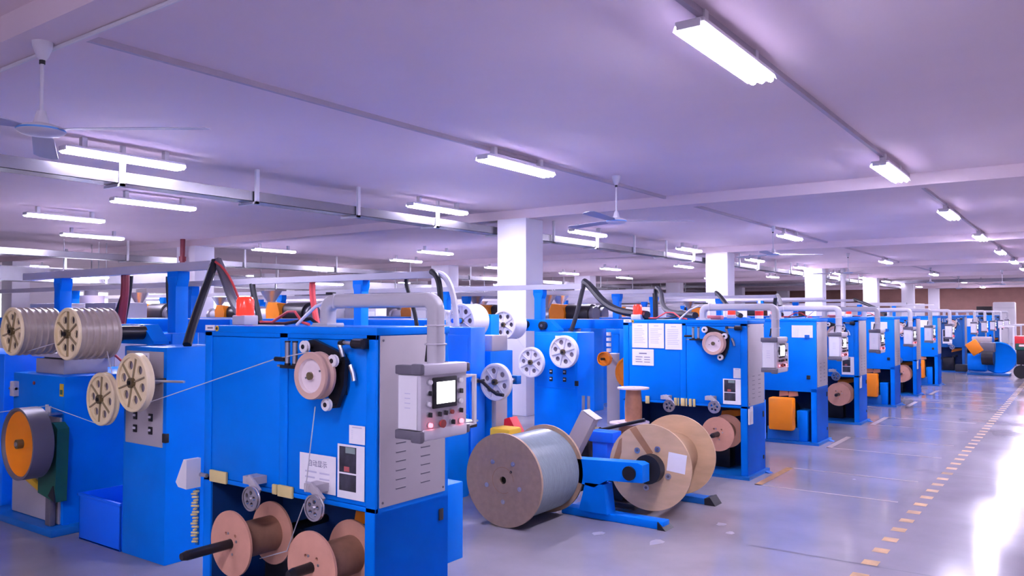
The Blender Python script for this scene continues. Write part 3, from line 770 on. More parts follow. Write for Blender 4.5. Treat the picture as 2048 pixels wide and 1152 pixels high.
def grooved_drum(parent, c, R, L, mat, face, n=6, name='grooved_drum', spin=0.0):
    x, y, z = c
    m = MB().holed((x, y+.016, z), (0, 1, 0), R*.90, [(R*.60*math.cos(spin+i*PI/3), R*.60*math.sin(spin+i*PI/3), R*.155) for i in range(6)], .012, face, 48, 14)
    for i in range(6):
        a = spin + PI/6 + i*PI/3
        d = Vector((-math.cos(a), 0, math.sin(a))); q = Vector((-d.z, 0, d.x))*(R*.022)
        p0 = Vector((x, y+.004, z)) + d*R*.16; p1 = Vector((x, y+.004, z)) + d*R*.86
        vs = [p0+q, p0-q, p1-q, p1+q]; vs += [v+Vector((0, .013, 0)) for v in vs]
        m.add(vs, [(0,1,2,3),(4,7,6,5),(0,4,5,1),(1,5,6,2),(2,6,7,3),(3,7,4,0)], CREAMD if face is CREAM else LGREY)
    m.lathe((x, y, z), (0, 1, 0), [(R*.87, .020), (R*.87, .0), (R*.97, 0), (R, .006), (R, .018)], face, 48)
    prof = [(R, .018)]
    if n:
        s = (L-.03)/n
        for k in range(n):
            h = .018+k*s
            prof += [(R*.955, h+s*.12), (R*.945, h+s*.45), (R*.955, h+s*.72), (R, h+s*.86), (R, h+s)]
    else: prof += [(R*.97, .03), (R*.97, L-.02), (R, L-.012)]
    prof += [(R*.97, L), (0, L)]
    m.lathe((x, y, z), (0, 1, 0), prof, mat, 48)
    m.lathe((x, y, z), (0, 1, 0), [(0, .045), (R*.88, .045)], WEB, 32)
    o = m.build(name, parent)
    MB().cyl((x, y-.008, z), (x, y+.03, z), R*.17, HUBM, 18).cyl((x, y-.018, z), (x, y-.006, z), R*.08, BLKM, 10).build('hub', o)
    return o

def capstan_cabinet(label, loc, panel=GREYP, wheel=CREAM, rod=True, d=.5, wd=.525):
    """front-right foot corner at the origin"""
    r = thing('capstan_cabinet', label, 'cabinet', loc, group='capstan cabinets')
    MB().bevbox((-wd, 0, .0), (0, d, 1.425), .006, BLUE).build('housing', r)
    p = MB().bevbox((-wd+.035, -.006, .765), (-.035, .002, 1.395), .003, panel).build('front_panel', r)
    for x in (-.36, -.17):
        for z in (.955, .868):
            MB().bevbox((x-.022, -.014, z-.026), (x+.022, -.005, z+.026), .003, BLKM).bevbox((x-.014, -.022, z-.004), (x+.014, -.012, z+.012), .003, LGREY).build('switch', r)
    MB().bevbox((-.035, -.008, .80), (.006, .02, .86), .004, BLACK).build('latch', r)
    MB().box((-.30, -.0095, 1.335), (-.20, -.0055, 1.385), PAPER).box((-.28, -.0098, 1.352), (-.22, -.0092, 1.366), INK).build('name_label', r)
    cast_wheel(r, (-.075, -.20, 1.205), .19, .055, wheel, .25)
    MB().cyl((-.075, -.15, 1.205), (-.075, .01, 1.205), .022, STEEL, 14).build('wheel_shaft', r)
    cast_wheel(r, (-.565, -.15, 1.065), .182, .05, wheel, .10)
    MB().cyl((-.565, -.11, 1.065), (-.565, .12, 1.065), .02, STEEL, 14).bevbox((-.60, .08, 1.03), (-wd+.01, .14, 1.10), .004, BLUED).build('wheel_shaft', r)
    if rod:
        MB().cyl((.0, -.12, 1.215), (.36, -.10, 1.225), .008, STEEL, 10).cyl((-.01, -.12, 1.215), (.03, -.118, 1.216), .014, BLKM, 10).box((-.02, -.13, 1.205), (-.005, .01, 1.225), BLKM).build('guide_rod', r)
    return r
capstan_cabinet('tall blue capstan cabinet with grey switch panel and two cream wheels at left', (-4.92, 2.97, 0))
capstan_cabinet('blue capstan cabinet with two white wheels right of the nearest column', (-4.85, 8.09, 0), BLUE, WWHEEL, rod=False, d=.40, wd=.60)

# two grooved drums on a blue bracket, left edge of the photo
def drum_frame(label, loc, mat, face, n, R=.175, L=.29, gap=.82, kx=-.28, ex=.0, post=True):
    """first drum's face centre at the origin plan position, z is absolute"""
    r = thing('drum_unit', label, 'capstan drums', loc, group='capstan drum units')
    grooved_drum(r, (0, 0, 1.514), R, L, mat, face, n)
    grooved_drum(r, (-gap, 0, 1.52), R, L, mat, face, n, spin=.3)
    m = MB().prism([(-gap-.35, 1.57), (ex, 1.57), (ex+.14, 1.45), (ex+.14, 1.43), (ex-.2, 1.43), (-gap-.35, 1.43)], L+.24, L+.36, BLUE)
    m.build('bracket', r)
    MB().cyl((0, L-.01, 1.514), (0, L+.25, 1.514), .05, BLKM, 18).build('drum_shaft', r)
    MB().cyl((-gap, L-.01, 1.52), (-gap, L+.25, 1.52), .05, BLKM, 18).build('drum_shaft', r)
    MB().cyl((kx, L+.18, 1.50), (kx, L+.245, 1.50), .052, BLACK, 24).cyl((kx, L+.17, 1.50), (kx, L+.19, 1.50), .018, DGREY, 14).build('knob', r)
    MB().bevbox((-.62, L+.05, 1.44), (-.40, L+.245, 1.62), .02, BLKM).cyl((-.5, L-.0, 1.53), (-.5, L+.1, 1.53), .07, BLKM, 20).build('drive_motor', r)
    if not post: return r
    MB().bevbox((-.28, L+.50, .0), (-.05, L+.66, 1.50), .008, BLUE).bevbox((-.28, L+.30, 1.44), (-.06, L+.55, 1.50), .006, BLUE).build('stand_post', r)
    MB().cyl((-.10, L+.47, .9), (-.10, L+.47, 1.42), .014, STEEL, 12).bevbox((-.13, L+.44, 1.16), (-.07, L+.52, 1.20), .004, STEEL).build('grease_line', r)
    return r
drum_frame('two grey beige grooved drums with cream faces at the left edge', (-5.50, 2.60, 0), RIBM, CREAM, 6)
drum_frame('white capstan drums on a blue arm in front of the nearest column', (-5.76, 7.86, 0), WWHEEL, WWHEEL, 0, R=.18, L=.26, gap=.95, kx=.27, ex=.34, post=False)

# ---- extruder base at the far left with orange pulley
r = thing('extruder', 'wide blue machine base with grey lower panel under the left drums', 'machine', (0, 0, 0))
MB().bevbox((-7.15, 2.97, .05), (-6.29, 3.95, 1.17), .008, BLUE).build('housing', r)
MB().bevbox((-7.10, 2.955, .06), (-6.32, 2.972, .86), .004, GREYP).build('lower_panel', r)
MB().bevbox((-7.35, 2.85, 0), (-6.20, 4.0, .055), .006, BLUED).build('base_plate', r)
p = MB().bevbox((-6.99, 3.07, 1.17), (-6.52, 3.42, 1.285), .006, GREYP)
p.bevbox((-6.96, 3.12, 1.285), (-6.55, 3.40, 1.30), .002, BLKM).bevbox((-7.05, 3.06, 1.30), (-6.52, 3.44, 1.335), .004, LGREY)
p.build('drum_pedestal', r)
MB().box((-6.36, 2.966, 1.02), (-6.305, 2.9705, 1.115), YELLOW).box((-6.35, 2.964, 1.035), (-6.315, 2.967, 1.07), GREEN).build('warning_sticker', r)
MB().cyl((-6.78, 2.97, 1.10), (-6.78, 2.962, 1.10), .014, REDD, 14).build('push_button', r)
MB().bevbox((-7.12, 2.93, .98), (-7.05, 2.98, 1.10), .004, LGREY).cyl((-7.16, 2.95, 1.04), (-7.05, 2.95, 1.04), .012, STEEL, 10).build('hinge', r)
MB().bevbox((-6.40, 2.87, .885), (-6.31, 2.97, .898), .003, STEEL).cyl((-6.41, 2.90, .895), (-6.41, 2.90, .96), .012, WHITE, 12).cyl((-6.37, 2.90, .895), (-6.37, 2.90, .95), .012, WHITE, 12).build('wire_guide', r)
r = thing('belt_pulley', 'orange faced belt pulley with grey rim at the left edge', 'pulley', (-6.33, 2.66, .70))
m = MB().lathe((0, 0, 0), (0, 1, 0), [(.235, .02), (.245, 0), (.262, .0), (.262, .14), (.245, .15), (0, .15)], DGREY, 48)  # rim grey darkened to carry the shade it sits in
m.build('rim', r)
MB().lathe((0, 0, 0), (0, 1, 0), [(0, .035), (.20, .035), (.238, .018)], ORANGE, 48).build('face', r)
MB().cyl((0, -.005, 0), (0, .10, 0), .034, HUBM, 20).cyl((0, -.012, 0), (0, .0, 0), .016, STEEL, 12).build('hub', r)
MB().cyl((0, .14, 0), (0, .292, 0), .03, BLKM, 14).build('shaft', r)
r = thing('belt_guard', 'dark green belt guard between orange pulley and grey panel', 'guard', (-6.40, 2.862, 0))
MB().prism([(-.05, .30), (.22, .26), (.24, .80), (.17, .84), (-.04, .82)], .0, .085, GREEN).build('cover', r)
MB().tube([(-.55, .03, .50), (-.30, .03, .39), (.02, .03, .30)], .028, YELLOW, 10).build('tension_arm', r)
MB().bevbox((.0, .03, .056), (.08, .075, .30), .01, DGREY).build('foot', r)
MB().prism([(.13, .30), (.24, .26), (.20, .38)], -.01, .0, BLACK).build('black_wedge', r)
tag(MB().bevbox((-9.0, 3.0, 0), (-7.40, 3.5, 1.31), .01, BLUEC).build('blue_cabinet'), 'bright blue cabinet cut off by the left edge of the photo', 'cabinet')
# plastic crate
r = MB()
x0, x1, y0, y1, h = -6.03, -5.46, 2.965, 3.37, .335
r.bevbox((x0, y0, 0), (x1, y1, .015), .003, CRATE)
for a_, b_ in (((x0, y0, 0), (x1, y0+.012, h)), ((x0, y1-.012, 0), (x1, y1, h)), ((x0, y0, 0), (x0+.012, y1, h)), ((x1-.012, y0, 0), (x1, y1, h))): r.bevbox(a_, b_, .004, CRATE)
o = thing('plastic_crate', 'bright blue plastic crate on the floor left of the capstan cabinet', 'crate', (0, 0, 0))
r.build('tub', o)
MB().bevbox((x0-.012, y0-.012, h-.02), (x1+.012, y0+.004, h), .004, CRATE).bevbox((x0-.012, y0-.012, h-.02), (x0+.004, y1+.012, h), .004, CRATE).bevbox((x0-.012, y1-.004, h-.02), (x1+.012, y1+.012, h), .004, CRATE).build('rim', o)

# ---- second line: two cabinets seen between the nearest machine and the column
r = thing('blue_cabinet', 'bright blue cabinet right behind the nearest machine pendant box', 'cabinet', (-4.605, 5.78, 0))
MB().bevbox((-.42, 0, 0), (0, .22, 1.52), .006, BLUEC).build('housing', r)
MB().bevbox((-.40, -.006, .06), (-.03, .002, 1.45), .004, BLUEC).build('door', r)
r = thing('blue_cabinet', 'darker blue cabinet with green sticker left of the white column', 'cabinet', (-4.58, 6.05, 0))
MB().bevbox((-.30, 0, 0), (0, .36, 1.29), .006, BLUE).build('housing', r)
MB().box((-.14, -.004, 1.19), (-.07, .0, 1.26), GREEN).box((-.12, -.005, 1.205), (-.09, -.003, 1.245), YELLOW).build('sticker', r)
MB().bevbox((-.25, .05, 1.29), (-.02, .30, 1.44), .006, GREYP).build('top_box', r)
cast_wheel(r, (.16, -.15, 1.02), .172, .05, WWHEEL, .3)
MB().cyl((.16, -.10, 1.02), (.16, .20, 1.02), .02, STEEL, 12).bevbox((-.01, .15, .98), (.20, .22, 1.06), .004, BLUED).build('wheel_shaft', r)
MB().tube([(.06, -.30, 1.04), (.12, -.28, 1.03), (.20, -.26, .96), (.27, -.26, .925), (.34, -.26, .92)], .016, BLKM, 8).cyl((.02, -.30, 1.04), (.08, -.30, 1.04), .022, STEEL, 12).box((.02, -.31, 1.02), (.035, .06, 1.04), BLKM).build('crank_arm', r)
MB().bevbox((-.02, .02, .50), (.05, .20, .92), .004, GREYP).build('side_box', r)
r = thing('winding_drum', 'thick white six-hole drum above the bright blue cabinet', 'drum', (-5.60, 6.85, 0))
grooved_drum(r, (0, 0, 1.57), .19, .28, WWHEEL, WWHEEL, 0)
MB().cyl((0, -.14, 1.57), (0, .02, 1.57), .025, CRATE, 14).build('shaft_end', r)
MB().cyl((0, .26, 1.57), (0, .5, 1.57), .03, BLKM, 14).bevbox((-.10, .42, 0), (.10, .58, 1.64), .006, BLUE).build('stand_post', r)
r = thing('blue_machine_body', 'low blue machine body behind the nearest machine, dark pipe along it', 'machine', (0, 0, 0))
MB().bevbox((-5.2, 5.0, 0), (-4.56, 5.70, .74), .008, BLUE).build('housing', r)
MB().cyl((-5.2, 4.98, .42), (-4.56, 4.98, .42), .012, BLKM, 10).build('pipe', r)
r = thing('funnel', 'red plastic funnel behind the big drum of wire', 'funnel', (-4.37, 6.15, .0))
MB().prism([(-.10, .36), (.16, .36), (.10, .50), (-.02, .68), (-.08, .66)], -.06, .06, RED).build('cone', r)
MB().bevbox((-.12, -.08, 0), (.12, .08, .34), .008, BLUED).build('stand_post', r)
tag(MB().bevbox((-4.36, 5.74, .0), (-4.14, 5.94, .63), .02, YELLOW).build('yellow_tub'), 'yellow plastic tub just behind the big drum of wire', 'tub')

# ================================================================== big drum of wire
r = thing('wire_drum', 'big tan drum wound with grey green wire standing on the floor', 'drum', (-3.68, 5.02, .362))
R_ = .36
def drum_flange(o, y, front, R, mat):
    m = MB().holed((0, y, 0), (0, 1, 0), R, [(0, 0, .030)], .022, mat, 64, 16)
    f = m.build('flange', o)
    if front:
        for k in range(5):
            a = .95 + k*2*PI/5; q = MB()
            q.cyl((.165*math.cos(a), y-.004, .165*math.sin(a)), (.165*math.cos(a), y+.002, .165*math.sin(a)), .018, STEEL, 16)
            q.cyl((.165*math.cos(a), y-.010, .165*math.sin(a)), (.165*math.cos(a), y+.002, .165*math.sin(a)), .009, STEEL, 8)
            q.build('bolt', f)
        MB().cyl((.075, y-.0008, .07), (.075, y+.002, .07), .012, BLACK, 12).build('drive_hole', f)
        g = MB()
        for k in range(30):
            a0, a1 = 2*PI*k/36, 2*PI*(k+1)/36
            g.add([(.098*math.cos(a0), y-.0012, .098*math.sin(a0)), (.098*math.cos(a1), y-.0012, .098*math.sin(a1)), (.102*math.cos(a1), y-.0012, .102*math.sin(a1)), (.102*math.cos(a0), y-.0012, .102*math.sin(a0))], [(0, 1, 2, 3)], WOODD)
        g.build('scribed_ring', f)
drum_flange(r, 0, True, R_, PARTB); drum_flange(r, .60, False, R_, PARTB)
prof = [(.03, .022)]
for k in range(25): prof += [(.325+.004*(k % 2), .022+k*.0232)]
MB().lathe((0, 0, 0), (0, 1, 0), [(.325 + (.0035 if k % 2 else 0), .021+k*.00724) for k in range(81)], WRAP, 64).build('wire_winding', r)

# ================================================================== plywood drum on blue stand
r = thing('plywood_drum', 'large pale plywood drum held in the blue floor stand', 'drum', (-2.865, 5.90, .415), rz=math.radians(6))
m = MB().holed((0, 0, 0), (0, 1, 0), .345, [(0, 0, .04)], .02, WOOD, 64, 16)
f = m.build('flange', r)
q = MB().prism([(-.17, .295), (-.115, .32), (.03, .12), (-.01, .09)], -.0008, .0, WOODD)
q.prism([(-.335, -.03), (-.26, .20), (-.235, .22), (-.24, .10), (-.28, -.03), (-.275, -.15), (-.33, -.08)], -.0008, .0, WOODD)
q.build('brown_stripe', f)
for a in (1.15, 2.25, -.35, -1.75): MB().cyl((.165*math.cos(a), -.006, .165*math.sin(a)), (.165*math.cos(a), .001, .165*math.sin(a)), .024, STEEL, 16).cyl((.165*math.cos(a), -.010, .165*math.sin(a)), (.165*math.cos(a), .001, .165*math.sin(a)), .012, DGREY, 6).build('bolt', f)
MB().box((.15, -.0015, -.02), (.30, -.0003, .13), PAPER, Matrix.Rotation(.12, 3, 'Y')).build('paper_label', f)
MB().holed((0, .68, 0), (0, 1, 0), .345, [(0, 0, .04)], .02, WOOD, 64, 16).build('flange', r)
MB().cyl((0, .02, 0), (0, .68, 0), .19, KRAFT, 48).build('core', r)
r = thing('drum_stand', 'blue floor stand with a horizontal arm gripping the plywood drum', 'stand', (0, 0, 0))
MB().bevbox((-3.55, 5.66, 0), (-2.64, 5.78, .062), .006, BLUE).prism([(-2.68, .06), (-2.61, .0), (-2.68, .0)], 5.645, 5.795, BLACK).build('foot_beam', r)
MB().bevbox((-3.52, 6.63, 0), (-2.66, 6.76, .055), .006, BLUED).prism([(-2.70, .055), (-2.65, .07), (-2.60, .0), (-2.70, .0)], 6.62, 6.77, BLACK).build('foot_beam', r)
MB().bevbox((-3.52, 5.70, 0), (-3.36, 6.66, .055), .006, BLUED).build('cross_beam', r)
MB().prism([(-3.36, .06), (-3.10, .06), (-3.13, .29), (-3.30, .29)], 5.62, 5.76, BLUE).build('post', r)
MB().bevbox((-3.50, 6.58, .05), (-3.30, 6.72, .5), .006, BLUED).bevbox((-3.40, 6.60, .36), (-2.90, 6.70, .46), .006, BLUED).build('rear_arm', r)
MB().prism([(-3.40, .47), (-2.83, .495), (-2.79, .48), (-2.79, .345), (-2.95, .335), (-3.10, .33), (-3.22, .26), (-3.36, .28)], 5.62, 5.74, BLUE).build('arm', r)
MB().cyl((-2.84, 5.80, .415), (-2.84, 5.885, .415), .115, BLACK, 32).cyl((-2.86, 5.70, .415), (-2.86, 5.84, .415), .04, BLKM, 16).build('hub', r)
MB().cyl((-2.90, 5.60, .41), (-2.90, 5.625, .41), .055, BLKM, 20).build('end_knob', r)
MB().bevbox((-3.50, 5.67, .30), (-3.38, 5.79, .42), .01, YELLOW).build('yellow_block', r)
MB().bevbox((-3.56, 5.66, .20), (-3.36, 5.78, .31), .01, BLACK).cyl((-3.22, 5.95, .17), (-3.22, 6.25, .17), .10, BLKM, 20).bevbox((-3.34, 5.9, .05), (-3.0, 6.3, .10), .01, BLKM).build('drive_motor', r)
MB().tube(sag((-3.50, 5.80, .22), (-3.66, 5.82, .012), .02, 6)+[(-3.78, 5.84, .012), (-4.0, 5.95, .012), (-4.4, 5.98, .012)], .012, BLACK, 8).build('power_cable', r)
r = thing('traverse_post', 'slanted grey box section post rising behind the drum stand', 'post', (-3.88, 6.22, 0))
R3 = Matrix.Rotation(math.radians(29), 3, 'Y')
m = MB(); m.bevbox((-.075, 0, -.30), (.075, .11, .38), .008, GREYP, R3)
for i, v in enumerate(m.v): m.v[i] = (v[0]+.09, v[1], v[2]+.41)
m.build('slanted_box', r)
m = MB(); m.bevbox((-.077, 0, -.004), (.077, .112, .004), .002, WHITE, R3)
for i, v in enumerate(m.v): m.v[i] = (v[0]+.09+.383*math.sin(math.radians(29)), v[1], v[2]+.41+.383*math.cos(math.radians(29)))
m.build('end_cap', r)
MB().bevbox((-.22, -.0, 0), (.02, .14, .16), .01, BLKM).build('base_block', r)
r = thing('traverse_mechanism', 'oily traverse mechanism with a steel rod behind the plywood drum', 'mechanism', (-4.04, 6.92, 0))
MB().bevbox((-.12, -.1, 0), (.12, .1, .10), .01, BLKM).bevbox((-.05, -.05, .1), (.05, .05, .48), .01, BLKM).build('stand_post', r)
MB().bevbox((-.08, -.08, .44), (.08, .06, .58), .01, HUBM).cyl((.08, -.02, .50), (.16, -.02, .50), .04, HUBM, 16).build('carriage', r)
MB().cyl((.12, .0, .50), (.62, .03, .64), .017, BLKM, 12).build('rod', r)
MB().cyl((-.04, .0, .57), (-.04, .0, .83), .016, STEEL, 12).cyl((.02, .0, .57), (.02, .0, .83), .016, STEEL, 12).build('guide_roller', r)
MB().cyl((-.02, -.13, .40), (-.02, .05, .40), .07, BLACK, 20).build('wheel', r)
r = thing('parts_bin', 'small bright blue parts bin left of the plywood drum', 'bin', (-3.72, 6.70, 0))
MB().bevbox((-.13, -.08, .44), (.13, .10, .54), .01, CRATE).bevbox((-.10, -.06, .26), (.06, .08, .45), .01, CRATE).build('tub', r)
MB().bevbox((-.10, -.05, 0), (.10, .05, .27), .008, BLKM).build('stand_post', r)
def copper_spool(label, x, y, z, R=.13, L=.34):
    r = thing('copper_spool', label, 'spool', (x, y, z), group='upright copper spools')
    MB().holed((0, 0, 0), (0, 0, 1), R, [(0, 0, .02), (.06, .05, .012), (-.07, .02, .012)], .014, SPOOLW, 36, 12).build('flange', r)
    MB().holed((0, 0, L), (0, 0, 1), R, [(0, 0, .02), (.06, .05, .012), (-.07, .02, .012)], .014, SPOOLW, 36, 12).build('flange', r)
    MB().lathe((0, 0, 0), (0, 0, 1), [(.085, .014), (.088, L*.5), (.075, L)], COPPER, 32).build('winding', r)
    return r
copper_spool('upper copper wire spool with pinkish flanges left of the second machine', -3.72, 7.30, .551, .16, .34)
copper_spool('lower copper wire spool stacked under another left of the second machine', -3.80, 7.30, .185, .17, .35)
tag(MB().bevbox((-4.02, 7.1, 0), (-3.6, 7.5, .184), .01, BLUED).build('pallet_box'), 'dark blue low box carrying the stacked copper spools', 'box')
# ================================================================== cable rails on posts, beams and modules of every line
def rail(label, y, xa, xb, z, posts, slope=0.0, ca=2):
    """white cable rail along X carried by blue posts"""
    r = thing('cable_rail', label, 'cable rail', (0, y, 0), group='white cable rails on blue posts')
    m = MB()
    vs = []
    for x, zz in ((xa, z-slope), (xb, z)):
        vs += [(x, -.045, zz), (x, .045, zz), (x, .045, zz+.065), (x, -.045, zz+.065)]
    m.add(vs, [(0,1,2,3), (7,6,5,4), (0,4,5,1), (1,5,6,2), (2,6,7,3), (3,7,4,0)], LGREY)
    m.build('rail_channel', r)
    for x in posts:
        t = (x-xa)/(xb-xa); zz = z-slope*(1-t)
        MB().bevbox((x-.055, -.055, 0), (x+.055, .055, zz-.045), .006, BLUE).prism([(x-.055, zz-.12), (x+.055, zz-.12), (x+.075, zz-.06), (x+.075, zz-.001), (x-.075, zz-.001), (x-.075, zz-.06)], -.05, .05, BLUE).build('post', r)
    return r
rail('white cable rail on blue posts above the capstan cabinet of the nearest line', 3.62, -8.45, -5.36, 1.985, (-7.73, -5.85), .01)
rail('white cable rail on blue posts behind the nearest machine, ending in white hose', 5.92, -19.0, -5.12, 2.0, (-18.3, -15.4, -12.3, -9.25, -6.19), .02)
rail('white cable rail passing in front of the nearest column', 8.85, -19.0, -5.22, 1.965, (-18.0, -14.8, -11.2, -7.51, -5.88), .0)
rail('white cable rail passing just behind the nearest column', 11.42, -20.0, -5.44, 1.965, (-18.6, -15.2, -12.4, -9.2, -6.10))
rail('white cable rail in front of the second aisle column', 13.6, -20.0, -5.3, 1.96, (-18.0, -14.2, -10.0, -6.5))
rail('white cable rail just before the second aisle column row', 16.1, -20.0, -5.0, 1.96, (-18.0, -14.0, -10.0, -6.2))
rail('white cable rail behind the second aisle column', 19.3, -20.0, -4.9, 1.96, (-17.5, -13.0, -9.5, -6.4))
rail('white cable rail before the third aisle column', 22.2, -22.0, -4.9, 1.96, (-17.5, -13.0, -9.5, -6.4))
rail('white cable rail far down the hall behind the third aisle column', 29.8, -22.0, -4.9, 1.96, (-17.5, -13.0, -9.5, -6.4))
rail('most distant white cable rail near the back wall', 36.0, -22.0, -4.9, 1.96, (-17.5, -13.0, -9.5, -6.4))
def cable(name, label, pts, rad, mat, group='hanging cables'):
    return tag(MB().tube(pts, rad, mat, 8).build(name), label, 'cable', group)
def bez(*p, n=10):
    p = [Vector(q) for q in p]; out = []
    for i in range(n+1):
        t = i/n; q = p[:]
        while len(q) > 1: q = [q[k].lerp(q[k+1], t) for k in range(len(q)-1)]
        out.append(q[0])
    return out
cable('cable_bundle', 'thick black cable bundle running down left from the nearest rail end', bez((-5.37, 3.62, 2.045), (-5.27, 3.5, 1.88), (-5.12, 3.3, 1.65), (-5.0, 3.165, 1.435)), .030, BLACK)
cable('cable_bundle', 'thick black cable bundle running down right from the nearest rail end to the beacon', bez((-5.36, 3.64, 2.05), (-5.25, 3.62, 1.95), (-4.95, 3.5, 1.70), (-4.70, 3.32, 1.66), (-4.22, 3.12, 1.60)), .034, DGREY)
cable('red_cable', 'thin red cable pair dropping beside the beacon of the nearest machine', bez((-5.33, 3.60, 2.04), (-5.1, 3.6, 1.95), (-4.9, 3.5, 1.72), (-4.6, 3.4, 1.50)), .009, REDC)
cable('red_cable', 'thin red cable looping down right of the nearest rail end', bez((-5.34, 3.64, 2.04), (-5.35, 3.7, 1.8), (-5.25, 3.8, 1.7), (-5.12, 3.8, 1.5)), .009, REDC)
cable('red_hose', 'upright red hose below the nearest rail at the left', bez((-6.72, 3.66, 2.0), (-6.70, 3.66, 1.85), (-6.74, 3.66, 1.7), (-6.80, 3.66, 1.47)), .034, REDP)
cable('cable_bundle', 'black cable dropping left beside the upright red hose', bez((-6.76, 3.70, 2.0), (-6.80, 3.72, 1.85), (-7.0, 3.75, 1.7), (-7.12, 3.75, 1.50)), .020, BLACK)
cable('cable_bundle', 'black cable between the red hose and its neighbour', bez((-6.74, 3.72, 1.98), (-6.76, 3.72, 1.8), (-6.86, 3.75, 1.7), (-6.92, 3.75, 1.50)), .022, BLACK)
cable('pink_cable', 'thin red cable trailing from the drum bracket to the low box', bez((-6.95, 3.45, 1.52), (-6.7, 3.42, 1.40), (-6.45, 3.45, 1.32), (-6.30, 3.5, 1.18)), .010, REDC)
cable('cable_bundle', 'black cable beside the second post of the nearest rail', bez((-6.06, 3.66, 1.95), (-6.06, 3.66, 1.8), (-6.02, 3.66, 1.6), (-5.99, 3.66, 1.45)), .020, BLACK)
cable('cable_bundle', 'black cable hanging right of the beacon behind the nearest machine', bez((-8.0, 5.90, 2.0), (-7.98, 5.9, 1.85), (-7.88, 5.9, 1.7), (-7.84, 5.9, 1.5)), .035, BLACK)
cable('red_hose', 'coiled red hose with black cable behind the white hose of the nearest machine', bez((-6.98, 5.94, 2.0), (-7.0, 5.94, 1.85), (-6.95, 5.94, 1.7), (-6.88, 5.94, 1.48)), .035, REDC)
cable('cable_bundle', 'black cable dropping behind the grey duct of the nearest machine', bez((-5.60, 5.98, 2.0), (-5.62, 5.98, 1.9), (-5.5, 5.98, 1.8), (-5.45, 5.98, 1.5)), .022, BLACK)
cable('white_hose', 'white corrugated hose curving down from the rail behind the grey duct', bez((-5.14, 5.9, 2.04), (-4.98, 5.88, 2.05), (-4.86, 5.86, 1.9), (-4.84, 5.86, 1.53)), .030, WHITE)
cable('cable_bundle', 'black cable bundle beside the curved white hose', bez((-5.16, 5.86, 2.06), (-5.02, 5.84, 2.02), (-5.02, 5.84, 1.85), (-5.02, 5.84, 1.53)), .030, BLACK)
cable('cable_bundle', 'black cable dropping to the cabinet with two white wheels', bez((-5.20, 8.85, 2.03), (-5.24, 8.82, 1.85), (-5.22, 8.75, 1.7), (-5.28, 8.66, 1.43)), .028, BLACK)
cable('cable_bundle', 'long black cable sagging to the top of the second winding machine', bez((-5.22, 8.88, 2.06), (-5.0, 8.8, 1.98), (-4.8, 8.6, 1.68), (-4.45, 8.35, 1.66), (-3.95, 8.1, 1.635)), .045, BLACK)
cable('cable_bundle', 'black cable drop behind the second winding machine', bez((-5.44, 11.42, 2.03), (-5.42, 11.4, 1.85), (-5.42, 11.4, 1.7), (-5.41, 11.4, 1.0)), .040, BLACK)
cable('cable_bundle', 'long black cable sagging behind the second winding machine to its duct', bez((-5.42, 11.45, 2.05), (-5.1, 11.2, 1.95), (-4.9, 10.2, 1.60), (-4.0, 8.9, 1.66), (-3.45, 8.25, 1.63)), .036, BLACK)
cable('cable_bundle', 'black cable with red tape sagging towards the third winding machine', bez((-5.3, 13.6, 2.02), (-5.1, 13.4, 1.95), (-4.8, 12.8, 1.7), (-4.0, 11.2, 1.62)), .036, BLACK)
cable('cable_bundle', 'black cable drop left of the small white bottle', bez((-5.02, 16.1, 2.02), (-5.06, 16.1, 1.9), (-5.06, 16.1, 1.7), (-5.05, 16.1, 1.2)), .036, BLACK)
cable('cable_bundle', 'black cable slanting down to the small white bottle', bez((-5.0, 16.1, 2.02), (-4.85, 15.9, 1.92), (-4.6, 15.0, 1.7), (-4.0, 13.1, 1.63)), .036, BLACK)
cable('cable_bundle', 'black cable slanting in front of the third aisle column', bez((-4.9, 22.2, 2.02), (-4.7, 22.0, 1.95), (-4.2, 21.5, 1.8), (-3.9, 20.9, 1.62)), .04, BLACK)

# ---- long blue beams (cooling troughs) of the lines
def trough(label, y, xa, xb, z=1.46, h=.11, legs=4, inset=.35):
    r = thing('cooling_trough', label, 'trough', (0, y, 0), group='long blue cooling troughs')
    MB().bevbox((xa, -.12, z), (xb, .12, z+h), .008, BLUE).build('trough_body', r)
    MB().box((xa+.02, -.09, z+h), (xb-.02, .09, z+h+.006), GALV).build('cover', r)
    for i in range(legs):
        x = xb-inset-(xb-xa-inset-.35)*i/(legs-1)
        MB().bevbox((x-.05, -.09, 0), (x+.05, .09, z), .006, BLUED).build('leg', r)
    return r
trough('long blue trough at the left behind the nearest capstan cabinet', 4.25, -14.0, -5.9, 1.48, .12)
trough('long blue trough behind the nearest winding machine', 6.6, -12.0, -5.7, 1.46, .12)
trough('long blue trough crossing between the column and the second machine', 9.35, -17.0, -4.75, 1.45, .12, inset=.9)
trough('long blue trough beyond the second winding machine', 12.5, -18.0, -5.0, 1.46, .12)
trough('long blue trough past the third winding machine', 14.4, -18.0, -5.0, 1.46, .12)
trough('distant long blue trough behind the second aisle column', 21.5, -18.0, -5.0, 1.46, .12)
trough('most distant long blue trough before the third aisle column', 23.0, -18.0, -5.0, 1.46, .12)

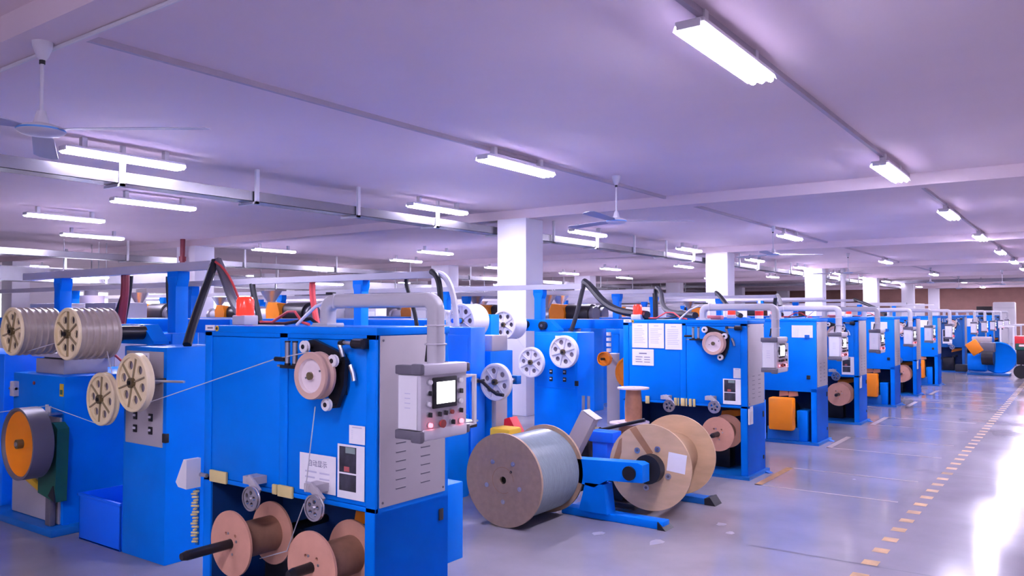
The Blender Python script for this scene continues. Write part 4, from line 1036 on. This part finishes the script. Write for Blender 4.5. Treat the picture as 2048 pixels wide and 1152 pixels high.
# ---- extruders: blue base, grey barrel, dark motor, orange guard
def make_extruder():
    r = thing('extruder', 'x', 'extruder', group='extruders in the lines')
    MB().bevbox((-.7, -.22, 0), (.7, .22, 1.40), .012, BLUE).build('base_cabinet', r)
    MB().cyl((-.60, 0, 1.62), (.10, 0, 1.62), .11, LGREY, 20).cyl((-.55, 0, 1.62), (-.50, 0, 1.62), .14, STEEL, 20).cyl((-.25, 0, 1.62), (-.20, 0, 1.62), .14, STEEL, 20).bevbox((-.5, -.06, 1.39), (-.42, .06, 1.52), .004, BLUED).build('barrel', r)
    MB().cyl((.14, 0, 1.64), (.60, 0, 1.64), .17, BLKM, 24).cyl((.60, 0, 1.64), (.68, 0, 1.64), .13, DGREY, 20).bevbox((.10, -.2, 1.39), (.66, .2, 1.47), .01, BLACK).build('drive_motor', r)
    MB().prism([(-.12, 1.50), (.16, 1.50), (.18, 1.66), (.12, 1.80), (-.08, 1.82), (-.14, 1.70)], -.22, -.06, ORANGE).build('motor_guard', r)
    MB().lathe((-.30, 0, 1.72), (0, 0, 1), [(.04, 0), (.04, .07), (.15, .25), (.16, .27), (0, .27)], STEEL, 18).build('hopper', r)
    return r
ex0 = make_extruder()
exs = [(-9.75, 7.75, 'extruder with orange guard right of the red beacon of the nearest machine'), (-9.1, 11.97, 'extruder with orange guard above the thick white drum left of the column'),
       (-7.45, 11.92, 'extruder with orange guard directly right of the nearest column'), (-12.3, 6.55+.55, 'extruder at the left behind the grooved drums'),
       (-7.9, 13.05, 'extruder hidden mostly behind the nearest column'), (-14.2, 9.9, 'extruder left of the far red pipe'), (-12.0, 13.0, 'extruder far behind the nearest machine duct'),
       (-9.0, 17.2, 'extruder behind the second machine top'), (-13.0, 17.2, 'extruder far off between the first two columns'), (-8.5, 20.6, 'extruder far off right of the second aisle column'), (-10.6, 15.3, 'extruder midway behind the cable drop'), (-8.8, 24.4, 'extruder far off before the third aisle column')]
for i, (x, y, lab) in enumerate(exs):
    o = ex0 if i == 0 else dup(ex0)
    o.location = (x, y, 0); o['label'] = lab; o['group'] = 'extruders in the lines'
# ---- pale electrical cabinets
def make_ecab():
    r = thing('electrical_cabinet', 'x', 'cabinet', group='pale electrical cabinets')
    MB().bevbox((-.36, -.2, 0), (.36, .2, 1.78), .008, LGREY).build('housing', r)
    for s in (-1, 1): MB().bevbox((s*.175-.165, -.212, .1), (s*.175+.165, -.198, 1.70), .003, WHITE).build('door', r)
    MB().bevbox((-.03, -.222, .9), (-.01, -.21, 1.05), .003, BLACK).build('handle', r)
    MB().bevbox((.10, -.218, 1.45), (.26, -.21, 1.57), .002, BLKM).build('meter', r)
    return r
ec0 = make_ecab()
ecs = [(-9.75, 5.2, 'white grey cabinet between the left rail posts of the nearest line'), (-11.0, 5.1, 'white grey cabinet left behind the upright red hose'), (-12.9, 7.9, 'pale cabinet at the far left behind the grooved drums'), (-10.9, 9.9, 'pale cabinet left of the far red pipe'),
       (-8.9, 10.2, 'pale cabinet behind the nearest machine duct'), (-12.8, 11.9, 'pale cabinet in the distance right of the far red pipe'), (-7.3, 14.9, 'pale cabinet behind the long sagging cable'), (-9.3, 14.8, 'pale cabinet behind the nearest column'),
       (-11.9, 16.4, 'pale cabinet far behind the white drum'), (-6.6, 17.7, 'pale cabinet left of the second aisle column'), (-7.2, 23.6, 'pale cabinet right of the second aisle column'), (-10.5, 20.9, 'pale cabinet far down the second line of columns'),
       (-15.2, 14.9, 'pale cabinet at the far left beyond the red pipe column'), (-17.8, 9.2, 'pale cabinet by the far left windows'), (-19.5, 12.6, 'second pale cabinet by the far left windows'), (-6.5, 26.2, 'pale cabinet near the third aisle column'), (-6.9, 31.0, 'pale cabinet near the fourth aisle column'), (-14.5, 20.9, 'pale cabinet far off between the column rows'), (-16.5, 24.5, 'pale cabinet deep in the left half of the hall')]
for i, (x, y, lab) in enumerate(ecs):
    o = ec0 if i == 0 else dup(ec0)
    o.location = (x, y, 0); o['label'] = lab; o['group'] = 'pale electrical cabinets'
# ---- red brown drum, dark vessels, stands with orange wheels
r = thing('material_dryer', 'red brown upright dryer with a grey cylinder behind the left rail post', 'dryer', (-12.9, 6.35, 0))
MB().bevbox((-.28, -.15, 0), (.05, .15, 1.87), .02, pmat('red brown paint', (.30, .10, .08), .5)).build('housing', r)
MB().cyl((.25, 0, 0), (.25, 0, 1.93), .19, PANEV, 20).cyl((.25, 0, 1.93), (.25, 0, 2.05), .10, DGREY, 16).build('cylinder', r)
r = thing('payoff_stand', 'blue stand with large orange wheel left of the second winding machine', 'stand', (-5.40, 10.45, 0))
MB().bevbox((-.23, .15, 0), (-.02, .40, 1.42), .008, BLUE).bevbox((.20, .15, 0), (.35, .40, 1.42), .008, BLUE).bevbox((-.47, .18, 1.34), (.35, .42, 1.42), .006, BLUE).build('frame', r)
MB().lathe((.02, 0, .79), (0, 1, 0), [(0, .02), (.20, .02), (.22, 0), (.24, 0), (.24, .12), (0, .12)], ORANGE, 40).build('wheel', r)
MB().lathe((-.39, -.05, .98), (0, 1, 0), [(0, .02), (.085, .02), (.09, 0), (.105, 0), (.105, .08), (0, .08)], ORANGE, 32).build('small_wheel', r)
MB().cyl((-.39, -.1, .98), (-.39, .2, .98), .02, BLKM, 12).cyl((.02, -.02, .79), (.02, .2, .79), .03, BLKM, 12).build('axle', r)
MB().bevbox((-.47, .2, 0), (-.24, .38, 1.05), .008, GREYP).build('grey_box', r)
for k in range(4): MB().cyl((.17, .10, .99+k*.10), (.17, .10, 1.05+k*.10), .035, WHITE, 12).cyl((-.38, .10, 1.08+k*.08), (-.38, .10, 1.13+k*.08), .035, WHITE, 12).build('guide_eye', r)
# small thing on machine tops
r = thing('bottle', 'small white bottle with red label on the plain machine with the orange guard', 'bottle', (-3.55, 10.65, 1.583))
MB().lathe((0, 0, 0), (0, 0, 1), [(0, 0), (.055, 0), (.055, .15), (.02, .21), (.02, .24), (0, .24)], WHITE, 20).build('body', r)
MB().cyl((0, 0, .04), (0, 0, .10), .056, RED, 20).build('label_band', r)
for x, y, lab in ((-3.2, M2Y+.30, 'red rag on top of the second winding machine under its duct'), (-3.15, 12.95, 'red rag on top of the third machine beyond the plywood drum')):
    tag(MB().bevbox((x-.10, y-.05, 1.583), (x+.09, y+.05, 1.63), .02, pmat('faded red cloth', (.65, .2, .22), .9)).build('rag'), lab, 'rag', 'red rags on machine tops')
r = thing('beacon', 'red beacon on the plain machine with the largest orange guard', 'beacon', (-3.95, 10.7, 1.583))
MB().bevbox((-.05, -.05, 0), (.05, .05, .05), .006, LGREY).build('base', r)
MB().lathe((0, 0, .05), (0, 0, 1), [(.05, 0), (.052, .01), (.05, .09), (.04, .11), (0, .112)], REDL, 20).build('lens', r)

# ---- cables of wire between wheels
def wire(label, *p):
    return tag(MB().tube([Vector(q) for q in p], .0028, WIRE, 5).build('wire'), label, 'wire', 'thin wires in process')
wire('thin wire from the right cream wheel up to the nearest guide sheave', (-4.82, 2.80, 1.09), (-3.37, 2.63, 1.418), (-3.10, 2.61, 1.46))
wire('thin wire running from the left edge to the left cream wheel', (-7.0, 2.62, .86), (-6.37, 2.885, .955), (-5.52, 2.845, .885))
wire('thin wire slanting between the two grooved drums', (-6.30, 2.66, 1.36), (-5.66, 2.85, 1.52))
wire('thin wire from the right grooved drum to the cream wheels', (-5.38, 2.80, 1.45), (-5.40, 2.86, 1.24))
wire('thin wire hanging down the nearest machine front to the right pulley', (-3.03, 2.60, 1.20), (-3.11, 2.61, .78))
wire('thin wire from the right pulley down to the left wooden spool', (-3.12, 2.612, .72), (-3.33, 2.68, .44), (-3.60, 2.72, .345))
wire('thin wire beside the white wheels of the second capstan cabinet', (-5.62, 7.95, 1.36), (-5.50, 7.93, 1.24))

# ---- far end of the aisle
r = thing('motor_unit', 'large blue wheel with dark motor and orange guard on the floor far down the aisle', 'motor', (-2.0, 25.0, 0))
MB().bevbox((-.62, -.25, 0), (.36, .45, .06), .008, TEAL).build('base_plate', r)
MB().lathe((.10, .0, .47), (.35, -1, 0), [(0, -.12), (.40, -.12), (.42, -.10), (.42, .05), (.40, .07), (.30, .03), (0, .03)], BLUE, 40).build('wheel', r)
MB().lathe((-.45, -.1, .33), (1, 0, 0), [(0, -.15), (.22, -.15), (.24, 0), (.24, .25), (.2, .3), (0, .3)], BLUE, 28).build('blue_housing', r)
MB().cyl((-.25, -.28, .48), (.02, -.30, .48), .20, BLKM, 24).bevbox((-.30, -.40, .62), (.05, -.1, .88), .03, DGREY).build('drive_motor', r)
MB().bevbox((-.15, -.05, -.18), (.15, .05, .18), .02, ORANGE, Matrix.Rotation(-.6, 3, 'Y')).build('motor_guard', r).location = (-.42, -.36, .74)
MB().bevbox((-.50, -.15, .86), (-.05, .15, 1.02), .01, GREYP).bevbox((-.30, -.1, .6), (-.20, .1, .88), .01, GREYP).build('control_head', r)
MB().bevbox((-.95, .1, .05), (-.65, .3, .25), .03, BLACK).build('gear_box', r)
r = thing('tool_cart', 'red and green cart with black wheels at the right edge far down the aisle', 'cart', (-1.22, 24.2, 0))
MB().bevbox((-.25, -.2, .78), (.4, .3, 1.08), .02, RED).bevbox((-.24, -.205, .72), (.4, .3, .90), .02, GREEN).build('body', r)
MB().bevbox((-.22, -.15, .35), (.38, .25, .74), .02, BLKM).build('frame', r)
for x in (-.12, .28): MB().cyl((x, -.18, .17), (x, -.10, .17), .17, BLACK, 20).bevbox((x-.02, -.15, .17), (x+.02, -.1, .4), .005, BLKM).build('wheel', r)
MB().bevbox((-.15, -.212, .82), (.02, -.2, .86), .004, REDB).build('rear_light', r)
r = thing('storage_tank', 'white storage tank against the brown wall at the far end', 'tank', (-3.6, 52.0, 0))
MB().bevbox((-.55, -.4, 0), (.50, .4, 2.28), .06, WHITE).build('tank_body', r)
MB().box((-.5, -.406, 1.95), (.45, -.398, 1.965), LGREY).build('seam', r)
tag(MB().bevbox((-5.0, 52.2, 0), (-4.25, 52.8, 2.05), .01, BLKM).build('dark_cabinet'), 'dark tall cabinet left of the white storage tank', 'cabinet')
r = thing('white_partition', 'white rounded panel left of the brown wall far away', 'panel', (-8.2, 50.0, 0))
MB().bevbox((-.9, -.05, 0), (.9, .05, 2.2), .04, WHITE).build('panel_body', r)
for i, (x, y) in enumerate(((-2.05, 30.2), (-2.0, 33.0), (-1.95, 35.5))):
    r = thing('wire_stand', 'tall thin white wire stand, %s beyond the blue motor wheel' % ['first', 'second', 'third'][i], 'stand', (x, y, 0), group='white wire stands')
    for dx in (-.18, .18): MB().cyl((dx, 0, 0), (dx, 0, 1.25), .03, WHITE, 10).build('upright', r)
    MB().bevbox((-.25, -.1, 0), (.25, .1, .08), .01, BLUED).bevbox((-.21, -.03, 1.2), (.21, .03, 1.26), .008, WHITE).build('base', r)
